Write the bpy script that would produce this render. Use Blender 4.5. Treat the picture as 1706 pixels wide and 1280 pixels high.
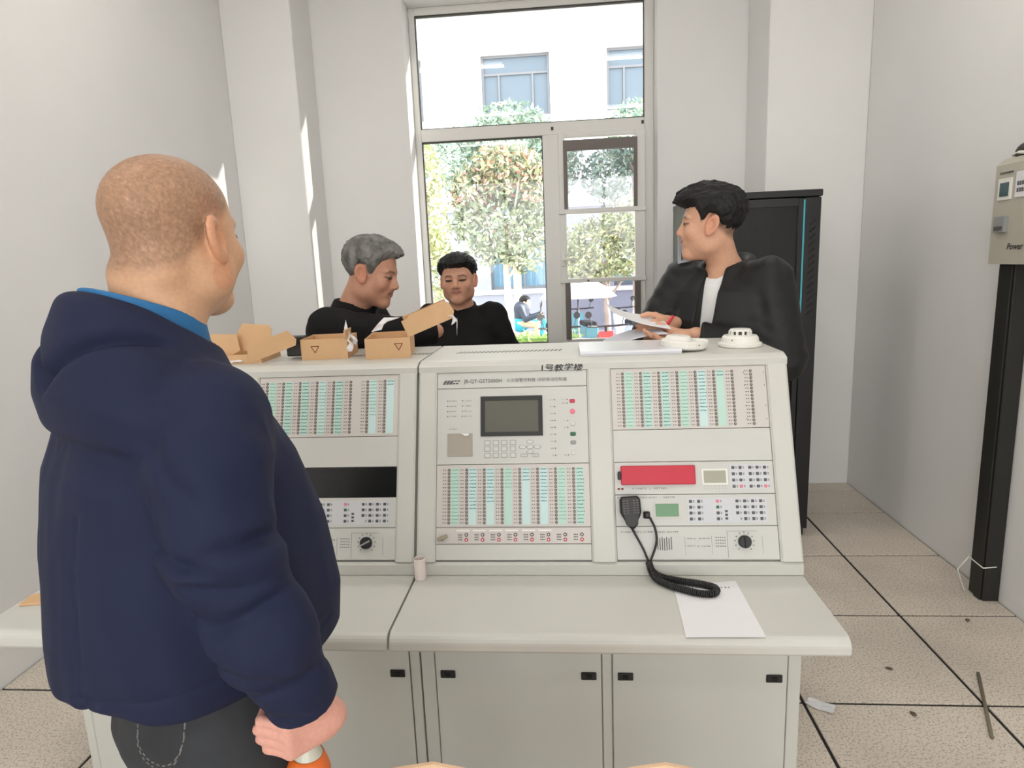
import bpy, bmesh, math, random
import numpy as np
from mathutils import Matrix, Vector, Euler

for o in list(bpy.data.objects): bpy.data.objects.remove(o)
S = bpy.context.scene
C = S.collection
random.seed(7); RNG = np.random.default_rng(11)

# ------------------------------------------------------------------ camera
CAM_H = 1.6
PITCH, YAW, ROLL, FPX = .18385, -.08713, -.04052, 1081.0
def cam_axes():
    cp, sp, cy, sy, cr, sr = math.cos(PITCH), math.sin(PITCH), math.cos(YAW), math.sin(YAW), math.cos(ROLL), math.sin(ROLL)
    base = Matrix(((1,0,0),(0,0,-1),(0,1,0)))
    Rz = Matrix(((cy,-sy,0),(sy,cy,0),(0,0,1)))
    Rx = Matrix(((1,0,0),(0,cp,-sp),(0,sp,cp)))
    Rr = Matrix(((cr,-sr,0),(sr,cr,0),(0,0,1)))
    return Rr @ Rx @ base @ Rz
R_ = cam_axes()
cam_d = bpy.data.cameras.new('camera'); cam = bpy.data.objects.new('camera', cam_d); C.objects.link(cam)
m3 = Matrix((R_[0], -R_[1], -R_[2])).transposed()
cam.matrix_world = Matrix.Translation((0,0,CAM_H)) @ m3.to_4x4()
cam_d.sensor_width = 36; cam_d.lens = 36*FPX/1706; cam_d.clip_start = .05; cam_d.clip_end = 300
S.camera = cam

# ------------------------------------------------------------------ world, sun, exposure
w = bpy.data.worlds.new('hazy_sky'); S.world = w; w.use_nodes = True
nt = w.node_tree; nt.nodes.clear()
out = nt.nodes.new('ShaderNodeOutputWorld'); bg = nt.nodes.new('ShaderNodeBackground')
tc = nt.nodes.new('ShaderNodeTexCoord'); sep = nt.nodes.new('ShaderNodeSeparateXYZ'); rp = nt.nodes.new('ShaderNodeValToRGB')
rp.color_ramp.elements[0].position = .0; rp.color_ramp.elements[0].color = (1,.985,.96,1)
rp.color_ramp.elements[1].position = .9; rp.color_ramp.elements[1].color = (.86,.93,1,1)
nt.links.new(tc.outputs['Generated'], sep.inputs[0]); nt.links.new(sep.outputs['Z'], rp.inputs[0])
nt.links.new(rp.outputs[0], bg.inputs[0]); bg.inputs[1].default_value = 3.2
nt.links.new(bg.outputs[0], out.inputs[0])
sun_d = bpy.data.lights.new('sun', 'SUN'); sun_d.energy = 18; sun_d.angle = math.radians(.6); sun_d.color = (1,.95,.86)
sun = bpy.data.objects.new('sun', sun_d); C.objects.link(sun)
sdir = Vector((-1, -.361, -.405)).normalized()
sun.rotation_euler = sdir.to_track_quat('-Z', 'Y').to_euler(); sun.location = (20, 9, 12)
def portal(name, cx, y, cz, sx, sz, facing):
    d = bpy.data.lights.new(name, 'AREA'); d.shape = 'RECTANGLE'; d.size = sx; d.size_y = sz; d.cycles.is_portal = True
    o = bpy.data.objects.new(name, d); C.objects.link(o); o.location = (cx, y, cz)
    o.rotation_euler = (math.radians(90 if facing > 0 else -90), 0, 0)
portal('window_portal', -.2175, 5.27, 2.2, 1.8, 2.6, -1)
portal('rear_window_portal', -1.2, -3.42, 1.85, 1.9, 2.9, 1)
portal('rear_window_portal', .82, -3.42, 1.85, 1.9, 2.9, 1)
S.view_settings.view_transform = 'Standard'; S.view_settings.look = 'None'
ADDED_LAMP_W = 5.6
S.view_settings.exposure = .80; S.view_settings.gamma = 1; S.view_settings.use_curve_mapping = False

# ------------------------------------------------------------------ materials
def srgb(r, g, b):
    f = lambda c: c/12.92 if c <= .04045 else ((c+.055)/1.055)**2.4
    return (f(r/255), f(g/255), f(b/255))
MATS = {}
def mat(name, col, rough=.6, metal=0, var=0, vscale=8, bump=0, bscale=60, spec=.5, attr=None, emit=None, coords='Object', bdist=.002, detail=4, sheen=0, stretch=None):
    if name in MATS: return MATS[name]
    m = bpy.data.materials.new(name); m.use_nodes = True; n = m.node_tree; b = n.nodes['Principled BSDF']
    b.inputs['Base Color'].default_value = (*col, 1); b.inputs['Roughness'].default_value = rough
    b.inputs['Metallic'].default_value = metal; b.inputs['Specular IOR Level'].default_value = spec
    if sheen: b.inputs['Sheen Weight'].default_value = sheen; b.inputs['Sheen Roughness'].default_value = .5
    t = n.nodes.new('ShaderNodeTexCoord'); src = t.outputs[coords]
    if stretch:
        mp = n.nodes.new('ShaderNodeMapping'); mp.inputs['Scale'].default_value = stretch; n.links.new(src, mp.inputs[0]); src = mp.outputs[0]
    colsock = None
    if attr:
        a = n.nodes.new('ShaderNodeAttribute'); a.attribute_name = attr; colsock = a.outputs['Color']
    if var:
        nz = n.nodes.new('ShaderNodeTexNoise'); nz.inputs['Scale'].default_value = vscale; nz.inputs['Detail'].default_value = detail
        n.links.new(src, nz.inputs['Vector'])
        mr = n.nodes.new('ShaderNodeMapRange'); mr.inputs[1].default_value = .3; mr.inputs[2].default_value = .7
        mr.inputs[3].default_value = 1-var; mr.inputs[4].default_value = 1+var*.6
        n.links.new(nz.outputs[0], mr.inputs[0])
        mx = n.nodes.new('ShaderNodeVectorMath'); mx.operation = 'SCALE'
        if colsock: n.links.new(colsock, mx.inputs[0])
        else: mx.inputs[0].default_value = col
        n.links.new(mr.outputs[0], mx.inputs['Scale']); colsock = mx.outputs[0]
    if colsock: n.links.new(colsock, b.inputs['Base Color'])
    if bump:
        nb = n.nodes.new('ShaderNodeTexNoise'); nb.inputs['Scale'].default_value = bscale; nb.inputs['Detail'].default_value = 3
        n.links.new(src, nb.inputs['Vector'])
        bp = n.nodes.new('ShaderNodeBump'); bp.inputs['Strength'].default_value = bump; bp.inputs['Distance'].default_value = bdist
        n.links.new(nb.outputs[0], bp.inputs['Height']); n.links.new(bp.outputs[0], b.inputs['Normal'])
    if emit: b.inputs['Emission Color'].default_value = (*emit[:3],1); b.inputs['Emission Strength'].default_value = emit[3]
    MATS[name] = m; return m
def glassmat(name, tint=(1,1,1), refl=.08, rough=0.0, wavy=0):
    if name in MATS: return MATS[name]
    m = bpy.data.materials.new(name); m.use_nodes = True; n = m.node_tree; n.nodes.clear()
    o = n.nodes.new('ShaderNodeOutputMaterial'); mx = n.nodes.new('ShaderNodeMixShader'); tr = n.nodes.new('ShaderNodeBsdfTransparent'); gl = n.nodes.new('ShaderNodeBsdfGlossy')
    tr.inputs[0].default_value = (*tint,1); gl.inputs['Roughness'].default_value = rough
    fr = n.nodes.new('ShaderNodeFresnel'); fr.inputs[0].default_value = 1.45
    if wavy:
        nb = n.nodes.new('ShaderNodeTexNoise'); nb.inputs['Scale'].default_value = 6; bp = n.nodes.new('ShaderNodeBump'); bp.inputs['Strength'].default_value = wavy
        n.links.new(nb.outputs[0], bp.inputs['Height']); n.links.new(bp.outputs[0], gl.inputs['Normal'])
    ml = n.nodes.new('ShaderNodeMath'); ml.operation = 'MULTIPLY'; ml.inputs[1].default_value = refl/.04; ml.use_clamp = True
    n.links.new(fr.outputs[0], ml.inputs[0]); n.links.new(ml.outputs[0], mx.inputs[0])
    n.links.new(tr.outputs[0], mx.inputs[1]); n.links.new(gl.outputs[0], mx.inputs[2]); n.links.new(mx.outputs[0], o.inputs[0])
    MATS[name] = m; return m

M = dict(
 wall=mat('plaster', (.83,.82,.805), .9, var=.035, vscale=1.3, bump=.12, bscale=40, coords='Object'),
 ceil=mat('ceiling_paint', (.82,.81,.80), .9),
 console=mat('console_enamel', srgb(204,203,196), .42, var=.02, vscale=4, bump=.05, bscale=400, bdist=.0005),
 panel=mat('panel_enamel', srgb(203,202,197), .45, var=.02, vscale=6),
 panel_warm=mat('panel_overlay', srgb(206,200,195), .45, var=.025, vscale=10),
 dark=mat('black_plastic', (.012,.012,.012), .45), gap=mat('dark_joint', (.02,.018,.016), .9),
 blackp=mat('black_panel', (.004,.004,.004), .25),
 white=mat('white_plastic', srgb(232,230,222), .4), pvc=mat('window_pvc', srgb(226,224,220), .4),
 gasket=mat('window_gasket', (.05,.045,.04), .6), greyframe=mat('grey_window_frame', srgb(108,100,94), .5),
 glass=glassmat('clear_glass', (.97,.98,.98), .035), glass2=glassmat('screened_glass', (.72,.72,.76), .10, wavy=.25), glass3=glassmat('dusty_glass', (.86,.86,.86), .04),
 card=mat('cardboard', srgb(214,174,132), .85, var=.05, vscale=14, bump=.05, bscale=200), cardin=mat('cardboard_inside', srgb(198,154,112), .9, var=.06, vscale=14),
 paper=mat('paper', srgb(232,231,233), .7), ink=mat('ink', (.03,.03,.035), .8), greyink=mat('grey_ink', (.12,.12,.12), .8), redink=mat('red_brown_ink', srgb(120,50,40), .8),
 mint=mat('mint_label', srgb(188,219,207), .6), sky_label=mat('pale_blue_label', srgb(200,226,224), .6), bluemark=mat('blue_print', srgb(95,140,145), .7), greenmark=mat('green_print', srgb(140,178,160), .7),
 btn=mat('grey_button', srgb(150,142,134), .5), btnring=mat('button_ring', srgb(92,84,80), .5), led=mat('led_dark', srgb(110,84,76), .4),
 red=mat('red_cover', srgb(196,38,60), .45), pink=mat('pink_key', srgb(232,120,140), .5), redbtn=mat('red_button', srgb(196,60,84), .4), green=mat('green_key', srgb(40,98,72), .4),
 lcd_green=mat('green_display', srgb(92,138,92), .25), lcd_grey=mat('grey_display', srgb(164,162,144), .25), lcd_dark=mat('dark_display', srgb(98,97,88), .18),
 key=mat('grey_key', srgb(84,86,88), .5), keylight=mat('light_key', srgb(206,206,203), .5), keyframe=mat('key_outline', srgb(150,150,148), .5),
 wood=mat('beech_wood', srgb(222,186,150), .5, var=.08, vscale=5, stretch=(1,1,8)),
 chrome=mat('chrome', (.6,.6,.6), .25, 1), steel=mat('brushed_steel', (.5,.5,.5), .4, 1),
 rack=mat('rack_black', (.010,.010,.011), .38), rackglass=glassmat('smoked_glass', (.17,.18,.18), .07), cyan=mat('cyan_film', srgb(70,180,196), .4),
 duct=mat('dark_trunking', (.016,.016,.013), .5), boxgrey=mat('meter_box_enamel', srgb(186,181,166), .45),
 tile=mat('raised_floor_tile', srgb(176,164,150), .45, var=.05, vscale=3), ground=mat('paving', srgb(196,190,186), .9, var=.08, vscale=2),
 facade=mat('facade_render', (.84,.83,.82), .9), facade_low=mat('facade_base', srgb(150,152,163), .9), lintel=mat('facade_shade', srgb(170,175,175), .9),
 bwin=mat('building_glass', srgb(92,106,118), .5), bframe=mat('building_window_frame', srgb(110,112,116), .5), curtain=mat('blue_curtain', srgb(104,136,156), .8),
 bark=mat('pale_bark', srgb(190,172,160), .9, var=.15, vscale=8), leaf=mat('leaf', (.2,.3,.1), .6, attr='Col'),
 orange=mat('orange_label', srgb(226,110,40), .4), clearp=mat('clear_plastic', srgb(205,205,190), .2),
 redpen=mat('red_pen', srgb(214,40,66), .35),
)
# speckled terrazzo look for the raised floor tiles
_t = M['tile'].node_tree; _b = _t.nodes['Principled BSDF']
_v = _t.nodes.new('ShaderNodeTexNoise'); _v.inputs['Scale'].default_value = 130; _v.inputs['Detail'].default_value = 2
_g = _t.nodes.new('ShaderNodeNewGeometry'); _t.links.new(_g.outputs['Position'], _v.inputs['Vector'])
_r = _t.nodes.new('ShaderNodeMapRange'); _r.inputs[1].default_value = .36; _r.inputs[2].default_value = .5; _r.inputs[3].default_value = .62; _r.inputs[4].default_value = 1.0
_t.links.new(_v.outputs[0], _r.inputs[0])
_n2 = _t.nodes.new('ShaderNodeTexNoise'); _n2.inputs['Scale'].default_value = 2.2; _n2.inputs['Detail'].default_value = 6; _t.links.new(_g.outputs['Position'], _n2.inputs['Vector'])
_r2 = _t.nodes.new('ShaderNodeMapRange'); _r2.inputs[1].default_value = .3; _r2.inputs[2].default_value = .7; _r2.inputs[3].default_value = .84; _r2.inputs[4].default_value = 1.08; _t.links.new(_n2.outputs[0], _r2.inputs[0])
_mm = _t.nodes.new('ShaderNodeMath'); _mm.operation = 'MULTIPLY'; _t.links.new(_r.outputs[0], _mm.inputs[0]); _t.links.new(_r2.outputs[0], _mm.inputs[1])
_s = _t.nodes.new('ShaderNodeVectorMath'); _s.operation = 'SCALE'; _s.inputs[0].default_value = srgb(222,210,195); _t.links.new(_mm.outputs[0], _s.inputs['Scale']); _t.links.new(_s.outputs[0], _b.inputs['Base Color'])

# ------------------------------------------------------------------ object helpers
W = {}
def reg(o, parent=None, mw=None):
    C.objects.link(o)
    mw = mw if mw is not None else Matrix.Identity(4)
    o.matrix_basis = mw
    if parent is not None:
        o.parent = parent; o.matrix_parent_inverse = W[parent.name].inverted()
    W[o.name] = mw.copy(); return o
def tag(o, label=None, cat=None, group=None, kind=None):
    if label: o['label'] = label
    if cat: o['category'] = cat
    if group: o['group'] = group
    if kind: o['kind'] = kind
    return o
def empty(name, loc=(0,0,0), label=None, cat=None, group=None, kind=None, rz=0):
    o = bpy.data.objects.new(name, None); o.empty_display_size = .1
    reg(o, None, Matrix.Translation(loc) @ Matrix.Rotation(rz, 4, 'Z')); return tag(o, label, cat, group, kind)
def meshobj(name, me, m, parent=None, mw=None, smooth=False):
    if m is not None and not me.materials: me.materials.append(m)
    if smooth: me.polygons.foreach_set('use_smooth', [True]*len(me.polygons))
    return reg(bpy.data.objects.new(name, me), parent, mw)
def from_bm(name, bm, m, parent=None, mw=None, smooth=False):
    bmesh.ops.recalc_face_normals(bm, faces=bm.faces)
    me = bpy.data.meshes.new(name); bm.to_mesh(me); bm.free(); return meshobj(name, me, m, parent, mw, smooth)
def bbox(bm, x0, x1, y0, y1, z0, z1, bev=0, seg=1, xf=None):
    vs = [bm.verts.new(p) for p in ((x0,y0,z0),(x1,y0,z0),(x1,y1,z0),(x0,y1,z0),(x0,y0,z1),(x1,y0,z1),(x1,y1,z1),(x0,y1,z1))]
    fs = [bm.faces.new([vs[i] for i in q]) for q in ((3,2,1,0),(4,5,6,7),(0,1,5,4),(1,2,6,5),(2,3,7,6),(3,0,4,7))]
    if bev:
        es = list({e for f in fs for e in f.edges})
        r = bmesh.ops.bevel(bm, geom=es, offset=bev, segments=seg, affect='EDGES', profile=.5)
        vs = list({v for f in r['faces'] for v in f.verts} | {v for v in vs if v.is_valid})
    if xf is not None: bmesh.ops.transform(bm, matrix=xf, verts=[v for v in vs if v.is_valid])
    return vs
def box(name, x0, x1, y0, y1, z0, z1, m, parent=None, bev=0, seg=1, mw=None):
    bm = bmesh.new(); bbox(bm, min(x0,x1), max(x0,x1), min(y0,y1), max(y0,y1), min(z0,z1), max(z0,z1), bev, seg); return from_bm(name, bm, m, parent, mw)
def prism(bm, pts, a0, a1, axis='x', bev=0):
    def P(p, a): return (a, p[0], p[1]) if axis == 'x' else ((p[0], a, p[1]) if axis == 'y' else (p[0], p[1], a))
    v0 = [bm.verts.new(P(p, a0)) for p in pts]; v1 = [bm.verts.new(P(p, a1)) for p in pts]
    n = len(pts); fs = [bm.faces.new(v0), bm.faces.new(v1[::-1])]
    for i in range(n): fs.append(bm.faces.new((v0[i], v0[(i+1)%n], v1[(i+1)%n], v1[i])))
    if bev:
        es = list({e for f in fs[:2] for e in f.edges}); bmesh.ops.bevel(bm, geom=es, offset=bev, segments=1, affect='EDGES')
    return v0+v1
def lathe(bm, prof, n=24, xf=None):
    rings = []
    for r, z in prof:
        rings.append([bm.verts.new((r*math.cos(2*math.pi*i/n), r*math.sin(2*math.pi*i/n), z)) for i in range(n)] if r > 1e-6 else [bm.verts.new((0,0,z))])
    for a, b in zip(rings, rings[1:]):
        for i in range(n):
            j = (i+1) % n
            q = [a[i%len(a)], a[j%len(a)], b[j%len(b)], b[i%len(b)]]
            q2 = []
            for v in q:
                if v not in q2: q2.append(v)
            if len(q2) > 2: bm.faces.new(q2)
    for r in (rings[0], rings[-1]):
        if len(r) > 2: bm.faces.new(r)
    vs = [v for r in rings for v in r]
    if xf is not None: bmesh.ops.transform(bm, matrix=xf, verts=vs)
    return vs
def tube(bm, pts, r, n=8, rads=None, closed=False):
    pts = [Vector(p) for p in pts]; rings = []; up = None
    for i, p in enumerate(pts):
        a = pts[max(0, i-1)]; b = pts[min(len(pts)-1, i+1)]; t = (b-a).normalized()
        if up is None: up = Vector((0,0,1)) if abs(t.z) < .9 else Vector((1,0,0))
        x = t.cross(up).normalized(); y = x.cross(t).normalized(); up = y
        rr = rads[i] if rads else r
        rings.append([bm.verts.new(p + x*rr*math.cos(2*math.pi*k/n) + y*rr*math.sin(2*math.pi*k/n)) for k in range(n)])
    for a, b in zip(rings, rings[1:]):
        for k in range(n): bm.faces.new((a[k], a[(k+1)%n], b[(k+1)%n], b[k]))
    bm.faces.new(rings[0][::-1]); bm.faces.new(rings[-1])
def tubeobj(name, pts, r, m, parent=None, n=8, rads=None):
    bm = bmesh.new(); tube(bm, pts, r, n, rads); return from_bm(name, bm, m, parent, None, True)
def catmull(pts, k=8):
    P = [Vector(p) for p in pts]; P = [P[0]*2-P[1]] + P + [P[-1]*2-P[-2]]; o = []
    for i in range(1, len(P)-2):
        for j in range(k):
            t = j/k; a,b,c,d = P[i-1:i+3]
            o.append(.5*((2*b)+(c-a)*t+(2*a-5*b+4*c-d)*t*t+(3*b-a-3*c+d)*t**3))
    o.append(P[-2]); return o
def text_mesh(s, size, shear=0, extrude=0, bold=0):
    c = bpy.data.curves.new('t', 'FONT'); c.body = s; c.size = size; c.shear = shear; c.extrude = extrude; c.offset = bold; c.resolution_u = 2
    o = bpy.data.objects.new('t', c); C.objects.link(o); dg = bpy.context.evaluated_depsgraph_get(); dg.update()
    me = bpy.data.meshes.new_from_object(o.evaluated_get(dg)); bpy.data.objects.remove(o); bpy.data.curves.remove(c); return me
# ------------------------------------------------------------------ room shell
XL, XR, YB, YR, ZC = -2.3, 1.93, 5.0, -3.3, 3.78
def struct(o): o['kind'] = 'structure'; return o
struct(box('wall_left', XL-.25, XL, YR-.25, YB+.3, -.05, ZC, M['wall']))
struct(box('wall_right', XR, XR+.25, YR-.25, YB+.3, -.05, ZC, M['wall']))
struct(box('ceiling', XL-.25, XR+.25, YR-.25, YB+.55, ZC, ZC+.2, M['ceil']))
WX0, WX1, WZ0, WZ1 = -1.125, .69, .9, 3.5
bm = bmesh.new()
bbox(bm, XL, WX0, YB, YB+.3, -.05, ZC); bbox(bm, WX1, XR, YB, YB+.3, -.05, ZC); bbox(bm, WX0, WX1, YB, YB+.3, -.05, WZ0); bbox(bm, WX0, WX1, YB, YB+.3, WZ1, ZC)
struct(from_bm('wall_back', bm, M['wall']))
struct(box('wall_pier_left', XL, -1.806, 4.63, YB, -.05, ZC, M['wall'], bev=.006))
struct(box('wall_pier_right', 1.31, XR, 4.5, YB, -.05, ZC, M['wall'], bev=.006))
bm = bmesh.new()
ROW = [(-2.15,-.25),(-.13,1.77)]
bbox(bm, XL, -2.15, YR-.25, YR, -.05, ZC); bbox(bm, -.25, -.13, YR-.25, YR, -.05, ZC); bbox(bm, 1.77, XR, YR-.25, YR, -.05, ZC)
for a, b in ROW: bbox(bm, a, b, YR-.25, YR, -.05, .4); bbox(bm, a, b, YR-.25, YR, 3.3, ZC)
struct(from_bm('wall_rear', bm, M['wall']))
for k, (a, b) in enumerate(ROW):
    wv = struct(empty('window_%d' % (k+2), ((a+b)/2, YR-.1, .4)))
    bm = bmesh.new()
    bbox(bm, a, a+.06, YR-.14, YR-.08, .4, 3.3); bbox(bm, b-.06, b, YR-.14, YR-.08, .4, 3.3); bbox(bm, a+.06, b-.06, YR-.14, YR-.08, 0.4, .46); bbox(bm, a+.06, b-.06, YR-.14, YR-.08, 3.24, 3.3)
    from_bm('window_frame', bm, M['pvc'], wv)
    box('mullion', (a+b)/2-.03, (a+b)/2+.03, YR-.14, YR-.08, .46, 3.24, M['pvc'], wv)
    box('pane', a+.06, (a+b)/2-.03, YR-.113, YR-.107, .46, 3.24, M['glass'], wv)
    box('pane', (a+b)/2+.03, b-.06, YR-.113, YR-.107, .46, 3.24, M['glass'], wv)

# raised floor: slab under the joints plus single tiles
fl = struct(box('floor', XL-.05, XR+.05, YR-.2, YB+.05, -.09, -.005, M['gap']))
xs = [XL] + [-2.28+.62*i for i in range(1, 7)] + [XR]
ys = [YB]; ys = [YR, -2.6, -2.0, -1.405, -.81, -.215, .38, .975, 1.57, 2.165, 2.76, 3.358, 3.955, 4.34, YB]
for i in range(len(xs)-1):
    for j in range(len(ys)-1):
        g = .006
        x0, x1, y0, y1 = xs[i]+g, xs[i+1]-g, ys[j]+g, ys[j+1]-g
        dz = random.uniform(-.0006, .0006)
        box('floor_tile', x0, x1, y0, y1, -.03, dz, M['tile'], fl, bev=.002)

# ------------------------------------------------------------------ main window
w1 = struct(empty('window_1', ((WX0+WX1)/2, 5.2, WZ0)))
FY0, FY1 = 5.2, 5.26
G = [-1.078, .62, 3.445, 2.636, 2.545, -.147, -.026]   # glass left, right, top, transom top/bottom, mullion left/right
bm = bmesh.new()
bbox(bm, WX0, G[0], FY0, FY1, WZ0, WZ1, .004); bbox(bm, G[1], WX1, FY0, FY1, WZ0, WZ1, .004)
bbox(bm, G[0], G[1], FY0, FY1, G[2], WZ1, .004); bbox(bm, G[0], G[1], FY0, FY1, WZ0, .96, .004)
from_bm('window_frame', bm, M['pvc'], w1)
box('transom', G[0], G[1], FY0-.006, FY1, G[4], G[3], M['pvc'], w1, .004)
box('mullion', G[5], G[6], FY0-.008, FY1, .96, G[4], M['pvc'], w1, .004)
def gasket(x0, x1, z0, z1, t=.007, m='gasket', y=FY0+.004, par=w1):
    bm = bmesh.new()
    bbox(bm, x0, x0+t, y, y+.03, z0, z1); bbox(bm, x1-t, x1, y, y+.03, z0, z1); bbox(bm, x0+t, x1-t, y, y+.03, z1-t*1.6, z1); bbox(bm, x0+t, x1-t, y, y+.03, z0, z0+t)
    return from_bm('gasket', bm, M[m], par)
gasket(G[0], G[1], G[3], G[2]); gasket(G[0], G[5], .96, G[4])
box('pane', G[0], G[1], 5.226, 5.232, G[3], G[2], M['glass'], w1)
box('pane', G[0], G[5], 5.226, 5.232, .96, G[4], M['glass'], w1)
for x, z in ((-.07, 2.59), (.605, 2.6)): box('screw_cover', x-.009, x+.009, FY0-.012, FY0-.005, z-.012, z+.012, M['gasket'], w1)
# casement sash in the right-hand light, with two glazing rails
sx0, sx1, sz1 = G[6]-.004, .622, 2.548
bm = bmesh.new()
bbox(bm, sx0, sx0+.05, 5.17, 5.215, .955, sz1, .004); bbox(bm, .545, sx1, 5.17, 5.215, .955, sz1, .004); bbox(bm, sx0+.05, .545, 5.17, 5.215, sz1-.035, sz1, .003); bbox(bm, sx0+.05, .545, 5.17, 5.215, .955, .985, .003)
sash = from_bm('sash', bm, M['pvc'], w1)
box('rail', sx0-.004, sx1+.004, 5.155, 5.21, 1.955, 1.99, M['pvc'], sash, .003)
box('rail', sx0-.004, sx1+.004, 5.155, 5.21, 1.43, 1.462, M['pvc'], sash, .003)
sa, sb = sx0+.05, .545
bm = bmesh.new()
bbox(bm, sa-.012, sa+.018, 5.16, 5.2, 1.99, 2.495); bbox(bm, sb-.008, sb+.018, 5.16, 5.2, 1.99, 2.495); bbox(bm, sa+.018, sb-.008, 5.16, 5.2, 2.42, 2.495)
from_bm('dark_frame', bm, M['greyframe'], sash)
bm = bmesh.new()
bbox(bm, sa-.02, sa+.022, 5.16, 5.2, .985, 1.43); bbox(bm, sb-.005, sb+.04, 5.16, 5.2, .985, 1.43)
from_bm('dark_frame', bm, M['greyframe'], sash)
box('pane', sa+.01, sb, 5.186, 5.190, 1.99, 2.43, M['glass2'], sash); box('pane', sa, sb, 5.186, 5.190, 1.462, 1.955, M['glass3'], sash); box('pane', sa+.01, sb, 5.186, 5.190, .985, 1.43, M['glass2'], sash)
bm = bmesh.new(); bbox(bm, sx0+.008, sx0+.034, 5.155, 5.172, 1.56, 1.66, .004); bbox(bm, sx0+.012, sx0+.125, 5.135, 5.15, 1.603, 1.622, .004); bbox(bm, sx0+.014, sx0+.03, 5.14, 5.16, 1.603, 1.622)
from_bm('window_handle', bm, M['white'], sash)
bm = bmesh.new(); lathe(bm, [(.0,0),(.007,.0),(.007,.006),(0,.006)], 10, Matrix.Translation((sa+.16,5.155,1.445)) @ Matrix.Rotation(math.radians(90),4,'X')); from_bm('rail_screw', bm, M['gasket'], sash)
box('window_sill', WX0, WX1, YB-.03, 5.2, .87, .9, M['wall'], w1, .004)
# outside window head seen from below
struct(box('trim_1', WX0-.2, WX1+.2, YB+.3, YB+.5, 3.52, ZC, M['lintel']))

# ------------------------------------------------------------------ outside
GZ = -.4
struct(box('ground', -40, 40, 5.35, 60, GZ-.2, GZ, M['ground']))
struct(box('ground_rear', -40, 40, -50, -3.6, GZ-.2, GZ, M['ground']))
bl = empty('campus_building', (0,19,GZ), 'white rendered campus building across the yard, seen through the window', 'building')
bm = bmesh.new()
wins = [(-7.6,-5.7),(-4.9,-3.83),(-2.18,-.285),(1.255,3.15),(5.2,7.1),(8.8,10.7)]
def facade(bm, z0, z1, holes, hz0, hz1):
    e = [-16] + [v for h in holes for v in h] + [16]
    for i in range(0, len(e), 2): bbox(bm, e[i], e[i+1], 19, 19.6, z0, z1)
    for a, b in holes: bbox(bm, a, b, 19, 19.6, z0, hz0); bbox(bm, a, b, 19, 19.6, hz1, z1)
facade(bm, 3.2, 12.5, wins, 5.6, 7.24); from_bm('upper_wall', bm, M['facade'], bl)
bm = bmesh.new(); low = [(-6.4,-4.2),(-2.15,-.2),(1.4,3.3),(5.0,7.0)]
facade(bm, GZ, 3.2, low, .86, 2.3); from_bm('lower_wall', bm, M['facade_low'], bl)
box('band_course', -16, 16, 18.92, 19, 3.1, 3.3, M['facade'], bl); box('band_course', -16, 16, 18.94, 19, .72, .84, M['facade'], bl); box('band_course', -16, 16, 18.9, 19, 8.05, 8.2, M['lintel'], bl)
for a, b in wins:
    bm = bmesh.new(); t = .07
    bbox(bm, a, a+t, 19.15, 19.25, 5.6, 7.24); bbox(bm, b-t, b, 19.15, 19.25, 5.6, 7.24); bbox(bm, a+t, b-t, 19.15, 19.25, 7.17, 7.24); bbox(bm, a+t, b-t, 19.15, 19.25, 5.6, 5.67); bbox(bm, a+t, b-t, 19.15, 19.25, 6.72, 6.78)
    q = (b-a)*.24
    bbox(bm, a+q, a+q+.05, 19.15, 19.25, 5.67, 6.72); bbox(bm, b-q-.05, b-q, 19.15, 19.25, 5.67, 6.72)
    wf = from_bm('window', bm, M['bframe'], bl); box('pane', a+t, b-t, 19.2, 19.22, 5.67, 7.17, M['bwin'], wf)
    box('curtain', a+q+.1, b-q-.1, 19.3, 19.33, 5.7, 6.7, M['curtain'] if a < -1 and a > -3 else M['facade_low'], wf)
for a, b in low:
    bm = bmesh.new(); t = .07
    bbox(bm, a, a+t, 19.15, 19.25, .86, 2.3); bbox(bm, b-t, b, 19.15, 19.25, .86, 2.3); bbox(bm, a+t, b-t, 19.15, 19.25, 2.23, 2.3); bbox(bm, a+t, b-t, 19.15, 19.25, .86, .93); bbox(bm, (a+b)/2-.03, (a+b)/2+.03, 19.15, 19.25, .93, 2.23)
    wf = from_bm('window', bm, M['bframe'], bl)
    bm = bmesh.new(); n = 24
    for i in range(n):
        x0 = a+t+(b-a-2*t)*i/n; x1 = a+t+(b-a-2*t)*(i+1)/n; bbox(bm, x0, x1, 19.2+.02*(i%2), 19.24+.02*(i%2), .93, 2.23)
    from_bm('curtain', bm, M['curtain'], wf)

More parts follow.
